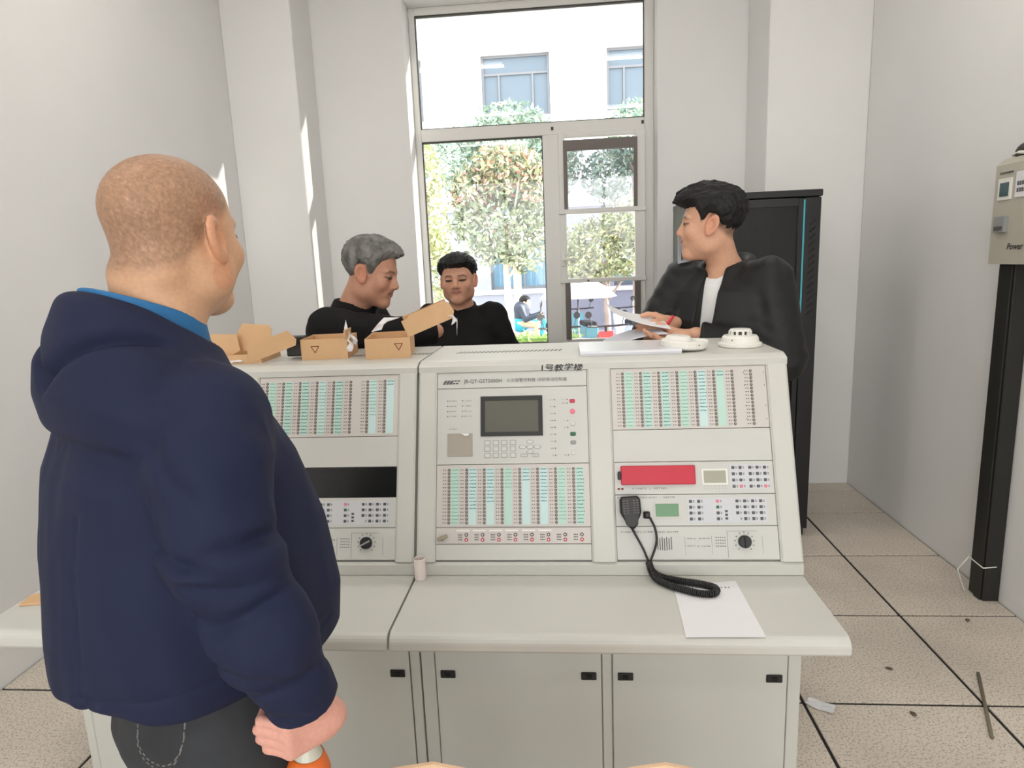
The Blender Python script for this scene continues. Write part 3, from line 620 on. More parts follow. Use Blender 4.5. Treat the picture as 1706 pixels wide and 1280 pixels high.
for x in (RX0+.28, RX0+.34): box('rail', x, x+.012, RY0+.06, RY0+.07, .1, RZ-.09, M['steel'], rk)
for x in (RX0+.06, RX1-.06):
    for y in (RY0+.08, RY1-.08): pass

# ------------------------------------------------------------------ meter box and trunking on the right wall
mb = empty('meter_box', (1.86,2.93,1.5), 'grey wall-mounted meter box above the black trunking', 'meter box')
BX = 1.815
bm = bmesh.new(); prism(bm, [(BX,1.515),(XR-.002,1.515),(XR-.002,1.945),(BX+.03,1.945),(BX,1.918)], 2.62, 3.0, 'y', .004); from_bm('case', bm, M['boxgrey'], mb)
def wface(name, y0, y1, z0, z1, d, m, bev=0, par=mb):
    # a plate on the box front, which leans back by 30 mm over its height
    bm = bmesh.new(); bbox(bm, -d, .004, y0, y1, z0, z1, bev)
    for v in bm.verts: v.co.x += BX
    return from_bm(name, bm, m, par)
wface('window_bezel', 2.885, 2.968, 1.775, 1.862, .006, M['white'], .002); wface('meter_window', 2.898, 2.952, 1.79, 1.845, .008, mat('meter_glass', srgb(84,104,108), .2))
wface('side_label', 2.76, 2.862, 1.78, 1.88, .004, M['paper']); wface('breaker_cover', 2.89, 2.96, 1.645, 1.712, .016, mat('breaker_grey', srgb(150,152,150), .4), .002); wface('breaker_toggle', 2.90, 2.95, 1.655, 1.67, .019, M['btnring'])
bm = bmesh.new()
rr = random.Random(3)
for k in range(9): bbox(bm, -.0045, .004, 2.965-.009*k-.007, 2.965-.009*k, 1.882+rr.uniform(-.002,.002), 1.888)
for k in range(10): bbox(bm, -.0052, .004, 2.785+.014*(k%5), 2.795+.014*(k%5), 1.80+.026*(k//5), 1.816+.026*(k//5))
for v in bm.verts: v.co.x += BX
o = from_bm('small_print', bm, M['greyink'], mb); o['kind'] = 'stuff'
lt = text_mesh('Power', .036, .25, 0, .0006)
meshobj('lettering', lt, M['ink'], mb, Matrix.Translation((BX-.0015, 2.885, 1.575)) @ Matrix(((0,0,-1,0),(-1,0,0,0),(0,1,0,0),(0,0,0,1))))
cg = empty('cable_gland', (1.87,2.88,1.945), 'dark rubber cable bundle entering the top of the meter box', 'cable')
bm = bmesh.new(); tube(bm, catmull([(1.86,2.935,1.946),(1.865,2.92,1.975),(1.88,2.85,1.985),(1.9,2.68,1.985)],5), .02, 10); from_bm('cable_bundle', bm, M['gasket'], cg, None, True)
tubeobj('cable_tie', [(1.845,2.95,1.955),(1.85,2.92,1.962),(1.85,2.89,1.957),(1.86,2.86,1.957)], .007, M['white'], cg)
du = empty('cable_trunking', (1.88,2.93,0), 'black vertical cable trunking below the meter box', 'trunking')
box('channel', 1.858, XR-.001, 2.885, 2.99, 0, 1.514, M['duct'], du, .003); box('cover', 1.85, 1.858, 2.895, 2.94, .002, 1.512, M['duct'], du, .002)
tw = empty('tie_wire', (1.85,2.95,.12), 'thin white wire tied round the foot of the black trunking', 'wire')
tubeobj('loop', [(1.925,3.0,.2),(1.85,2.998,.17),(1.845,2.99,.17),(1.845,2.88,.165),(1.9,2.878,.17)], .003, M['white'], tw, 6)
tubeobj('tail', [(1.845,2.985,.17),(1.82,3.02,.09),(1.83,2.97,.004)], .003, M['white'], tw, 6)

# ------------------------------------------------------------------ boxes on the left console
CT = 1.312
def box_mesh(bm, wd, dp, ht, t=.003):
    bbox(bm, -wd/2, wd/2, 0, dp, 0, t); bbox(bm, -wd/2, wd/2, 0, t, t, ht); bbox(bm, -wd/2, wd/2, dp-t, dp, t, ht); bbox(bm, -wd/2, -wd/2+t, t, dp-t, t, ht); bbox(bm, wd/2-t, wd/2, t, dp-t, t, ht)
def flap(name, parent, A, pts, ax, ang, m, t=.003, B=None):
    """a flat cardboard panel: polygon pts in (x,z) standing at the hinge A, swung by ang about axis ax"""
    bm = bmesh.new(); prism(bm, pts, -t/2, t/2, 'y'); return from_bm(name, bm, m, parent, B @ Matrix.Translation(A) @ Matrix.Rotation(ang, 4, ax))
def triangle_mark(parent, B, x, z, s=.013):
    bm = bmesh.new(); P3 = [(x-s,z+s*.75),(x+s,z+s*.75),(x,z-s*.9)]
    for i in range(3):
        a = Vector((P3[i][0],-.0008,P3[i][1])); b = Vector((P3[(i+1)%3][0],-.0008,P3[(i+1)%3][1])); tube(bm, [a,b], .0011, 5)
    from_bm('triangle_mark', bm, M['redink'], parent, B.copy())
# box 1: open carton, lid flaps torn
def carton(label, x, y, rz, wd, dp, ht, tri):
    c = empty('carton', (x,y,CT), label, 'box', None, None, rz); B = W[c.name]
    bm = bmesh.new(); box_mesh(bm, wd, dp, ht); from_bm('box_body', bm, M['card'], c, B.copy())
    triangle_mark(c, B, *tri); return c, B
def torn(parent, B, pts, name='torn_paper', w_=.012, seed=1):
    r = random.Random(seed); bm = bmesh.new(); L_ = []
    for p in pts:
        a = Vector(p); L_.append((bm.verts.new(a+Vector((r.uniform(-w_,0), r.uniform(-w_,w_)*.5, r.uniform(-.4,.4)*w_))), bm.verts.new(a+Vector((r.uniform(0,w_), r.uniform(-w_,w_)*.5, r.uniform(-.4,.4)*w_)))))
    for (a,b),(c,d) in zip(L_, L_[1:]): bm.faces.new((a,b,d,c))
    bm.normal_update(); bmesh.ops.solidify(bm, geom=bm.faces[:], thickness=.0012); from_bm(name, bm, M['paper'], parent, B.copy())
c, B = carton('small open carton with a torn paper strip, middle of the three on the left console', -.797, 2.068, .12, .152, .17, .068, (-.03,.035))
flap('side_flap', c, (.076,.0,.068), [(0,0),(.004,0),(.004,.03),(0,.03)], 'Y', .1, M['card'], .1, B)
torn(c, B, [(.074,.01,.125),(.073,.012,.1),(.074,.01,.075),(.082,.008,.062),(.09,.004,.05),(.082,.002,.035),(.078,0,.02)], seed=2)
torn(c, B, [(.07,.03,.07),(.085,.03,.072),(.1,.025,.06),(.098,.02,.045)], 'torn_paper', .014, 5)
c, B = carton('small carton with its lid swung up, right of the three on the left console', -.577, 2.045, .17, .145, .23, .066, (.035,.038))
flap('lid', c, (.068,.005,.066), [(0,0),(.158,.0),(.17,.02),(.165,.05),(.15,.064),(.03,.064),(.022,.056),(0,.056)], 'Y', -.36, M['card'], .003, B)
flap('lid_tab', c, (.07,.045,.075), [(0,0),(.15,.0),(.15,.058),(0,.058)], 'Y', -.36, M['cardin'], .003, B)
torn(c, B, [(.205,.0,.135),(.215,0,.125),(.225,0,.118),(.218,0,.1)], 'torn_paper', .014, 8); torn(c, B, [(-.05,.12,.085),(-.035,.12,.105),(-.01,.12,.12),(.015,.12,.118)], 'torn_paper', .026, 9)
c, B = carton('carton with wide flaps folded open, half hidden behind the man in navy', -1.085, 2.02, .06, .18, .17, .03, (-.06,.01))
flap('flap', c, (-.11,.03,.02), [(-.16,0),(.04,-.02),(.12,.02),(.11,.075),(-.05,.08),(-.07,.062),(-.16,.062)], 'X', -.15, M['card'], .003, B)
flap('flap', c, (.035,.06,.045), [(-.075,-.01),(.06,-.01),(.07,.06),(.06,.075),(-.02,.082),(-.03,.082)], 'X', -.25, M['card'], .003, B)
flap('flap', c, (.05,.0,.0), [(0,0),(.16,.055),(.165,.075),(.14,.105),(.0,.06)], 'X', .12, M['card'], .003, B)
box('insert', .183, .238, .06, .12, -.02, .045, M['dark'], c, .004, 1, B @ Matrix.Translation((-.03,0,.03)))
torn(c, B, [(-.02,-.005,.01),(.0,-.008,.012),(.03,-.01,.006)], 'torn_paper', .02, 3)

# ------------------------------------------------------------------ smoke detectors, folder, papers
def detector(label, x, y, tilt, flip):
    d = empty('smoke_detector', (x,y,CT), label, 'detector'); B = Matrix.Translation((x,y,CT)) @ Matrix.Rotation(tilt,4,'Y')
    bm = bmesh.new(); lathe(bm, [(0,0),(.062,0),(.066,.004),(.066,.012),(.058,.016),(.055,.03),(.050,.036),(0,.036)], 36); from_bm('base', bm, M['white'], d, B.copy(), False)
    bm = bmesh.new()
    lathe(bm, [(0,.036),(.036,.036),(.036,.039),(0,.039)], 32); lathe(bm, [(0,.050),(.034,.050),(.030,.056),(.0,.057)], 32)
    for k in range(12):
        a = k*math.pi/6; bbox(bm, .030, .0355, -.0035, .0035, .039, .05, 0, 1, Matrix.Rotation(a,4,'Z'))
    from_bm('chamber_cap', bm, M['white'], d, B.copy()); bm = bmesh.new(); lathe(bm, [(0,.038),(.029,.038),(.029,.051),(0,.051)], 24); from_bm('chamber', bm, M['gasket'], d, B.copy())
    bm = bmesh.new(); lathe(bm, [(0,0),(.0022,0),(.0022,.001),(0,.001)], 8, Matrix.Translation((-.035,-.0435,.025)) @ Matrix.Rotation(math.radians(100),4,'X')); from_bm('indicator_lamp', bm, M['gasket'], d, B.copy())
    return d
detector('round white smoke detector standing at the right end of the console top', .548, 2.10, 0, False)
d2 = empty('smoke_detector', (.365,2.06,CT), 'white smoke detector lying beside the papers on the console top', 'detector'); B = Matrix.Translation((.365,2.06,CT+.006)) @ Matrix.Rotation(.06,4,'Y')
bm = bmesh.new(); lathe(bm, [(0,0),(.064,0),(.07,.006),(.07,.022),(.066,.026),(0,.026)], 36); from_bm('base', bm, M['white'], d2, B.copy())
bm = bmesh.new(); lathe(bm, [(0,.026),(.042,.026),(.036,.037),(.03,.039),(0,.039)], 32, Matrix.Translation((-.018,0,0))); from_bm('cover', bm, M['white'], d2, B.copy())
box('fixing_tab', .03, .07, -.02, .02, .012, .03, M['white'], d2, .003, 1, B); bm = bmesh.new(); lathe(bm, [(0,0),(.002,0),(.002,.001),(0,.001)], 8, B @ Matrix.Translation((.035,-.062,.016)) @ Matrix.Rotation(math.radians(90),4,'X')); from_bm('indicator_lamp', bm, M['gasket'], d2)
fo = empty('document_folder', (.19,2.08,CT), 'clear plastic folder of white papers lying on the console edge', 'folder')
for k in range(3): box('paper_sheet', .05+.004*k, .335-.003*k, 1.985+.003*k, 2.2, CT+.0012+.004*k, CT+.0045+.004*k, M['paper'], fo)
bm = bmesh.new(); prism(bm, [(1.975,CT+.0002),(1.972,CT+.008),(1.976,CT+.0145),(2.2,CT+.016),(2.2,CT+.0145),(1.98,CT+.0135),(1.975,CT+.008),(1.978,CT+.0012),(2.2,CT+.0012),(2.2,CT+.0002)], .04, .345, 'x'); from_bm('clear_sleeve', bm, mat('clear_sleeve', srgb(222,222,228), .2), fo)
# curled sheets in the hands of the young man
def sheet(label, P0, U, V, n, bend, m, thick=.0012):
    o = empty('loose_sheets', P0, label, 'paper'); bm = bmesh.new(); P0 = Vector(P0); U = Vector(U); V = Vector(V); N = U.cross(V).normalized(); g = []
    for i in range(n+1):
        row = []
        for j in range(n+1): a, b = i/n, j/n; row.append(bm.verts.new(P0+U*a+V*b+N*bend(a,b)))
        g.append(row)
    for i in range(n):
        for j in range(n): bm.faces.new((g[i][j],g[i+1][j],g[i+1][j+1],g[i][j+1]))
    bm.normal_update(); bmesh.ops.solidify(bm, geom=bm.faces[:], thickness=thick); from_bm('sheet', bm, m, o, None, False); return o
sheet('curled white sheets held up in the hands of the young man in black', (.375,2.36,1.345), (-.20,.03,.075), (-.02,.19,.035), 10, lambda a,b: .03*math.sin(a*2.4)*(.6+.4*b), M['paper'])
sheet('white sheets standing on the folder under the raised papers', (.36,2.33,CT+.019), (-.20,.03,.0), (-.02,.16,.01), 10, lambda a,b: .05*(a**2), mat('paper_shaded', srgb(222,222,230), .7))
# notice on the desk
nt_ = empty('notice_sheet', (.3,1.55,.72), 'white printed sheet lying on the desk below the coiled cord', 'paper')
PA = [(.272,1.661),(.444,1.688),(.446,1.417),(.262,1.414)]
pz = .7212
def desk_sheet(name, corners, m, par):
    bm = bmesh.new(); A,Bq,Cq,Dq = [Vector((*c,0)) for c in corners]; n = 8; g = []
    for i in range(n+1):
        v = i/n; row = []
        for j in range(3):
            u = j/2; p = (A*(1-u)+Bq*u)*(1-v)+(Dq*(1-u)+Cq*u)*v; z = pz+.0006+.0012*math.sin(v*7)*math.sin(u*3)
            if p.y < 1.432: z -= .0006
            row.append(bm.verts.new((p.x,p.y,z)))
        g.append(row)
    for i in range(n):
        for j in range(2): bm.faces.new((g[i][j],g[i+1][j],g[i+1][j+1],g[i][j+1]))
    bm.normal_update(); bmesh.ops.solidify(bm, geom=bm.faces[:], thickness=.0006); return from_bm(name, bm, m, par, None, False)
desk_sheet('sheet', PA, M['paper'], nt_)
bm = bmesh.new(); rr = random.Random(4)
for k in range(12): bbox(bm, .31+.0095*k, .31+.0095*k+rr.uniform(.003,.007), 1.645, 1.651, pz+.0022, pz+.0024)
o = from_bm('heading_print', bm, mat('faint_print', srgb(150,150,160), .8), nt_); o['kind'] = 'stuff'
# pale plastic cup in the joint of the desks
cu = empty('plastic_cap', (-.44,1.69,.72), 'small pale pink plastic tube standing at the joint of the desks', 'tube')
bm = bmesh.new(); lathe(bm, [(0,0),(.0155,0),(.0165,.002),(.0165,.062),(.0155,.064),(.0145,.062),(.0145,.006),(0,.006)], 24, Matrix.Translation((-.434,1.700,.7205))); from_bm('tube_wall', bm, mat('pale_pink', srgb(236,222,216), .5), cu, None, False)

# ------------------------------------------------------------------ microphone with coiled cord
mi = empty('hand_microphone', tuple(fpt(.17,.1,.02)), 'black hand microphone hanging on the panel with its coiled cord', 'microphone')
bm = bmesh.new()
MP = [(-.028,.045),(-.022,.054),(.022,.054),(.029,.045),(.029,.008),(.024,-.004),(.012,-.022),(.006,-.036),(-.004,-.036),(-.01,-.022),(-.024,-.002),(-.029,.01)]
prism(bm, MP, .004, .034, 'z', .005); from_bm('microphone_body', bm, M['dark'], mi, fmw(.169,.128,PT) @ Matrix.Rotation(.06,4,'Z'))
bm = bmesh.new()
for r in range(6):
    for k in range(5):
        if abs(k-2) > 0: bbox(bm, -.021+.0095*k, -.0145+.0095*k, .006+.0068*r, .009+.0068*r, .0335, .0348)
o = from_bm('grille_slot', bm, M['btnring'], mi, fmw(.169,.128,PT) @ Matrix.Rotation(.06,4,'Z')); o['kind'] = 'stuff'
bm = bmesh.new(); bbox(bm, .207, .222, .121, .136, .008, .022, .003); from_bm('plug', bm, M['dark'], mi, fmw())
A = fpt(.171,.092,.02); Bp = fpt(.222,.122,.018)
joint = Vector((.213,1.713,.765))
tubeobj('cord', catmull([A, fpt(.182,.07,.022), fpt(.2,.035,.02), joint],6), .0032, M['dark'], mi)
tubeobj('cord', catmull([Bp, fpt(.235,.09,.022), fpt(.236,.05,.02), joint+Vector((.003,-.004,0))],6), .0032, M['dark'], mi)
def coil(name, path, R, r, turns):
    P = catmull(path, 12); L = [0]
    for p, q in zip(P, P[1:]): L.append(L[-1]+(q-p).length)
    N = turns*9; pts = []
    for i in range(N+1):
        s = L[-1]*i/N; k = max(0, min(len(P)-2, int(np.searchsorted(L, s)-1))); f = (s-L[k])/max(1e-9, L[k+1]-L[k]); c = P[k].lerp(P[k+1], f); t = (P[k+1]-P[k]).normalized()
        x = t.cross(Vector((0,0,1))).normalized(); y = x.cross(t); a = 2*math.pi*turns*i/N; pts.append(c+x*R*math.cos(a)+y*R*math.sin(a))
    return tubeobj(name, pts, r, M['dark'], mi, 6)
zc = .7215+.0105
coil('coiled_cord', [joint, (.222,1.698,.745), (.245,1.69,zc), (.29,1.668,zc), (.34,1.652,zc), (.374,1.632,zc), (.378,1.612,zc)], .0075, .0026, 46)
coil('coiled_cord', [(.378,1.612,zc), (.36,1.597,zc), (.325,1.602,zc), (.28,1.628,zc), (.243,1.66,zc), (.222,1.688,.738), joint], .0075, .0026, 46)

# ------------------------------------------------------------------ two chairs in front of the console, only their tops in the picture
def chair(label, x, y):
    c = empty('beech_chair', (x,y-.02,0), label, 'chair', 'chairs in front of the console'); 
    bm = bmesh.new(); pts = [(-.17,.0)]
    prof = [(-.14,.66),(-.15,.77),(-.125,.835),(-.07,.878),(0,.895),(.07,.878),(.125,.835),(.15,.77),(.14,.66)]
    prism(bm, prof, 0, .014, 'y', .004)
    for v in bm.verts: v.co.y += .35*v.co.x**2 - (v.co.z-.9)*.12
    from_bm('backrest', bm, M['wood'], c, Matrix.Translation((x,y-.0,0)))
    bm = bmesh.new(); bbox(bm, -.165, .165, .0, .38, .43, .446, .006, 2); from_bm('seat', bm, M['wood'], c, Matrix.Translation((x,y+.02,0)))
    for sx in (-1,1):
        tubeobj('leg', [(x+sx*.145,y+.005,0),(x+sx*.14,y+.015,.43),(x+sx*.13,y+.03,.70)], .011, M['chrome'], c)
        tubeobj('leg', [(x+sx*.145,y+.38,0),(x+sx*.14,y+.36,.43)], .011, M['chrome'], c)
    return c
chair('beech chair before the left door of the right-hand console, top just in frame', -.208, .80)
chair('beech chair before the right-hand console nearer its middle, top just in frame', .125, .81)

# ------------------------------------------------------------------ grey slotted post behind the console, litter on the floor
po = empty('slotted_post', (.472,2.665,0), 'pale grey slotted metal upright standing beside the young man', 'post')
box('upright', .447, .497, 2.660, 2.670, 0, 1.70, mat('pale_steel', srgb(176,180,190), .45), po, .002)
for x in (.462, .482): box('slot', x-.002, x+.002, 2.6592, 2.6602, 1.585, 1.615, M['blackp'], po)
box('foot', .42, .53, 2.61, 2.73, 0, .008, MATS['pale_steel'], po)
st = tag(tubeobj('stick', [(1.36,1.998,.006),(1.52,2.342,.006)], .006, mat('stick', srgb(120,112,94), .8)), 'thin grey-brown stick lying across the floor joint', 'stick')
def scrap(label, x, y, sx, sy, rz, m, seed):
    r = random.Random(seed); bm = bmesh.new(); n = 4; g = []
    for i in range(n+1): g.append([bm.verts.new((sx*(i/n-.5)+r.uniform(-.003,.003), sy*(j/n-.5)+r.uniform(-.003,.003), .002+r.uniform(0,.006)*(abs(i-2)/2))) for j in range(n+1)])
    for i in range(n):
        for j in range(n): bm.faces.new((g[i][j],g[i+1][j],g[i+1][j+1],g[i][j+1]))
    bm.normal_update(); bmesh.ops.solidify(bm, geom=bm.faces[:], thickness=.0008)
    return tag(from_bm('paper_scrap', bm, m, None, Matrix.Translation((x,y,.0015)) @ Matrix.Rotation(rz,4,'Z')), label, 'scrap')
scrap('crumpled white paper scrap on the floor beside the console', .872, 2.145, .09, .05, -.6, M['paper'], 1)
dk = mat('debris_dark', srgb(96,84,72), .9)
for k, (x, y, lb) in enumerate([(.93,3.06,'dark crumb on the tile nearest the rack'), (1.02,2.82,'dark crumb on the tile beside the desk corner'), (1.12,2.55,'dark crumb near the console desk corner'), (1.21,2.37,'brown crumb left of the stick'), (1.7,2.72,'brown crumb close to the right wall'), (1.17,2.11,'dark crumb in front of the stick'), (.78,2.28,'dark curled shred against the console side')]):
    bm = bmesh.new(); lathe(bm, [(0,0),(.007,.0),(.009,.003),(.005,.006),(0,.007)], 7)
    for v in bm.verts: v.co.x *= 1.6; v.co.x += random.uniform(-.003,.003); v.co.y += random.uniform(-.003,.003)
    tag(from_bm('debris', bm, dk, None, Matrix.Translation((x,y,.0005)) @ Matrix.Rotation(k,4,'Z')), lb, 'debris')
for k, (x, y, lb) in enumerate([(-1.96,2.35,'pale shred on the floor left of the console'), (-2.12,2.42,'grey shred on the floor by the left wall')]):
    tag(tubeobj('debris', [(x,y,.004),(x+.03,y+.012,.006),(x+.06,y+.005,.004)], .004, dk), lb, 'debris')
cw = tag(box('cardboard_scrap', -.05, .05, -.03, .03, 0, .006, M['card'], None, .001, 1, Matrix.Translation((-1.485,1.575,.7205)) @ Matrix.Rotation(.2,4,'Z')), 'flat cardboard scrap on the far left end of the desk', 'scrap')
# batten lamps added out of view on the ceiling to brighten room and floor
for x in (-1.2,.8):
    for y in (-1.6, .7, 3.0):
        t = empty('added_fill_lamp', (x,y,ZC), 'added batten lamp, out of view, brightening the room, %s side, %s row' % ('left' if x < 0 else 'right', {-1.6:'rear', .7:'middle', 3.0:'window'}[y]), 'lamp', 'added fill lamps')
        box('housing', x-.6, x+.6, y-.04, y+.04, ZC-.05, ZC, M['white'], t, .004)
        tubeobj('tube', [(x-.58,y,ZC-.068),(x+.58,y,ZC-.068)], .014, mat('added_lamp_tube', (.9,.9,.9), .4, emit=(1,.97,.92,3)), t, 10)
        ld = bpy.data.lights.new('added_lamp_light', 'AREA'); ld.shape = 'RECTANGLE'; ld.size = 1.2; ld.size_y = .12; ld.energy = ADDED_LAMP_W; ld.color = (1,.965,.91)
        lo_ = bpy.data.objects.new('added_lamp_light', ld); reg(lo_, t, Matrix.Translation((x,y,ZC-.09)))
# ------------------------------------------------------------------ people: distance-field bodies turned into meshes
def V3(*a): return np.array(a, dtype=np.float32)
def smin(a, b, k):
    h = np.clip(.5+.5*(b-a)/k, 0, 1); return b+(a-b)*h-k*h*(1-h)
def smax(a, b, k): return -smin(-a, -b, k)
def ell(P, c, r):
    q = (P-V3(*c)); r = V3(*r); k0 = np.sqrt(((q/r)**2).sum(1)); k1 = np.sqrt(((q/(r*r))**2).sum(1)); return k0*(k0-1)/np.maximum(k1, 1e-6)
def cone(P, a, b, ra, rb):
    a = V3(*a); b = V3(*b); ab = b-a; t = np.clip(((P-a)@ab)/max(float(ab@ab), 1e-9), 0, 1); d = P-a-t[:,None]*ab; return np.sqrt((d*d).sum(1))-(ra+(rb-ra)*t)
def chain(P, pts, rs, k=.012):
    d = None
    for i in range(len(pts)-1):
        e = cone(P, pts[i], pts[i+1], rs[i], rs[i+1]); d = e if d is None else smin(d, e, k)
    return d
_nz = np.random.default_rng(3); _ND = _nz.normal(size=(7,3)); _ND /= np.linalg.norm(_ND, axis=1)[:,None]; _NP = _nz.uniform(0,6.28,7)
def snoise(P, f):
    d = 0
    for k in range(7): d = d+np.sin(P@(_ND[k]*f*(1+.35*k)).astype(np.float32)+_NP[k]+1.3*np.sin(P@(_ND[(k+3)%7]*f*.7).astype(np.float32)))
    return d/7
def polygonise(f, lo, hi, h, st=5):
    lo = np.array(lo, np.float32); hi = np.array(hi, np.float32); nc = np.ceil((hi-lo)/(h*st)).astype(int)
    ax = [lo[i]+np.arange(nc[i]+1)*h*st for i in range(3)]
    dc = f(np.stack(np.meshgrid(*ax, indexing='ij'), -1).reshape(-1,3).astype(np.float32)).reshape(nc+1)
    cell = np.zeros(nc, bool); lim = st*h*2.1
    near = np.abs(dc) < lim
    for i in (0,1):
        for j in (0,1):
            for k in (0,1): cell |= near[i:i+nc[0], j:j+nc[1], k:k+nc[2]]
    F = dc[:-1,:-1,:-1]; m = cell
    for a in range(3): F = np.repeat(F, st, a); m = np.repeat(m, st, a)
    F = np.pad(F, ((0,1),)*3, mode='edge'); m = np.pad(m, ((0,1),)*3)
    m2 = m.copy()
    for a in range(3):
        s = [slice(None)]*3; t = [slice(None)]*3; s[a] = slice(1,None); t[a] = slice(None,-1); q = m2.copy(); q[tuple(s)] |= m2[tuple(t)]; m2 = q
    idx = np.argwhere(m2)
    vals = np.empty(len(idx), np.float32)
    for i in range(0, len(idx), 400000): vals[i:i+400000] = f((lo+idx[i:i+400000]*h).astype(np.float32))
    F = F.astype(np.float32); F[m2] = vals
    ins = F < 0; n = np.array(F.shape)-1
    cnt = np.zeros(n, np.uint8)
    for i in (0,1):
        for j in (0,1):
            for k in (0,1): cnt += ins[i:i+n[0], j:j+n[1], k:k+n[2]]
    cells = np.argwhere((cnt > 0) & (cnt < 8)); cid = np.full(n, -1, np.int32); cid[tuple(cells.T)] = np.arange(len(cells))
    off = np.array([(i,j,k) for i in (0,1) for j in (0,1) for k in (0,1)])
    cv = np.stack([F[tuple((cells+o).T)] for o in off], 1)
    acc = np.zeros((len(cells),3)); num = np.zeros(len(cells))
    for a in range(8):
        for b in range(a+1, 8):
            if np.abs(off[a]-off[b]).sum() != 1: continue
            va, vb = cv[:,a], cv[:,b]; x = (va < 0) != (vb < 0); t = np.where(x, va/np.where(x, va-vb, 1), 0)
            acc += np.where(x[:,None], off[a]+(off[b]-off[a])*t[:,None], 0); num += x
    V = lo+(cells+acc/num[:,None])*h
    Q = []
    for a in range(3):
        s0 = [slice(1,-1)]*3; s1 = [slice(1,-1)]*3; s0[a] = slice(0,-1); s1[a] = slice(1,None)
        A = ins[tuple(s0)]; Bv = ins[tuple(s1)]; e = np.argwhere(A != Bv); fl = A[tuple(e.T)]
        base = e.copy()
        for q in range(3):
            if q != a: base[:,q] += 1
        u, v = [(1,2),(2,0),(0,1)][a]
        du = np.zeros(3,int); du[u] = 1; dv = np.zeros(3,int); dv[v] = 1
        q = np.stack([cid[tuple((base-du-dv).T)], cid[tuple((base-dv).T)], cid[tuple(base.T)], cid[tuple((base-du).T)]], 1)
        q[~fl] = q[~fl][:,::-1]; Q.append(q)
    Q = np.concatenate(Q); Q = Q[(Q >= 0).all(1)]
    return V, Q
def relax(V, Q, it):
    e = np.concatenate([Q[:,[0,1]],Q[:,[1,2]],Q[:,[2,3]],Q[:,[3,0]]]); e = np.concatenate([e, e[:,::-1]]); deg = np.bincount(e[:,0], minlength=len(V))[:,None]
    for _ in range(it):
        s = np.stack([np.bincount(e[:,0], weights=V[e[:,1],c], minlength=len(V)) for c in range(3)], 1); V = V*.4+.6*s/np.maximum(deg,1)
    return V
def sdf_obj(name, f, lo, hi, h, m, parent, col=None, it=1):
    V, Q = polygonise(f, lo, hi, h); 
    cc = None
    if it: V = relax(V, Q, it)
    if col is not None: cc = col(V.astype(np.float32))
    inv = np.array(W[parent.name].inverted()); Vl = V@inv[:3,:3].T+inv[:3,3]
    me = bpy.data.meshes.new(name); me.vertices.add(len(V)); me.vertices.foreach_set('co', Vl.astype(np.float32).ravel())
    me.loops.add(len(Q)*4); me.loops.foreach_set('vertex_index', Q.astype(np.int32).ravel())
    me.polygons.add(len(Q)); me.polygons.foreach_set('loop_start', np.arange(0, len(Q)*4, 4, dtype=np.int32)); me.update(calc_edges=True); me.validate()
    if cc is not None:
        at = me.color_attributes.new('Col', 'FLOAT_COLOR', 'POINT'); at.data.foreach_set('color', np.c_[cc, np.ones(len(cc))].astype(np.float32).ravel())
    return meshobj(name, me, m, parent, W[parent.name].copy(), True)

def rotm(yaw, pitch, roll):
    """columns: right, forward, up. yaw 0 looks along +Y, positive turns towards +X; pitch>0 looks down; roll>0 leans to the right"""
    return np.array(Matrix.Rotation(-yaw,3,'Z') @ Matrix.Rotation(-pitch,3,'X') @ Matrix.Rotation(roll,3,'Y'))
class Frame:
    def __init__(s, c, yaw, pitch=0, roll=0, sc=(1,1,1)): s.c = np.array(c); s.R = rotm(yaw, pitch, roll); s.s = np.array(sc)
    def loc(s, P): return (((P-s.c.astype(np.float32))@s.R.astype(np.float32))/s.s.astype(np.float32)).astype(np.float32)
    def w(s, *p): return tuple(s.c+s.R@(np.array(p)*s.s))

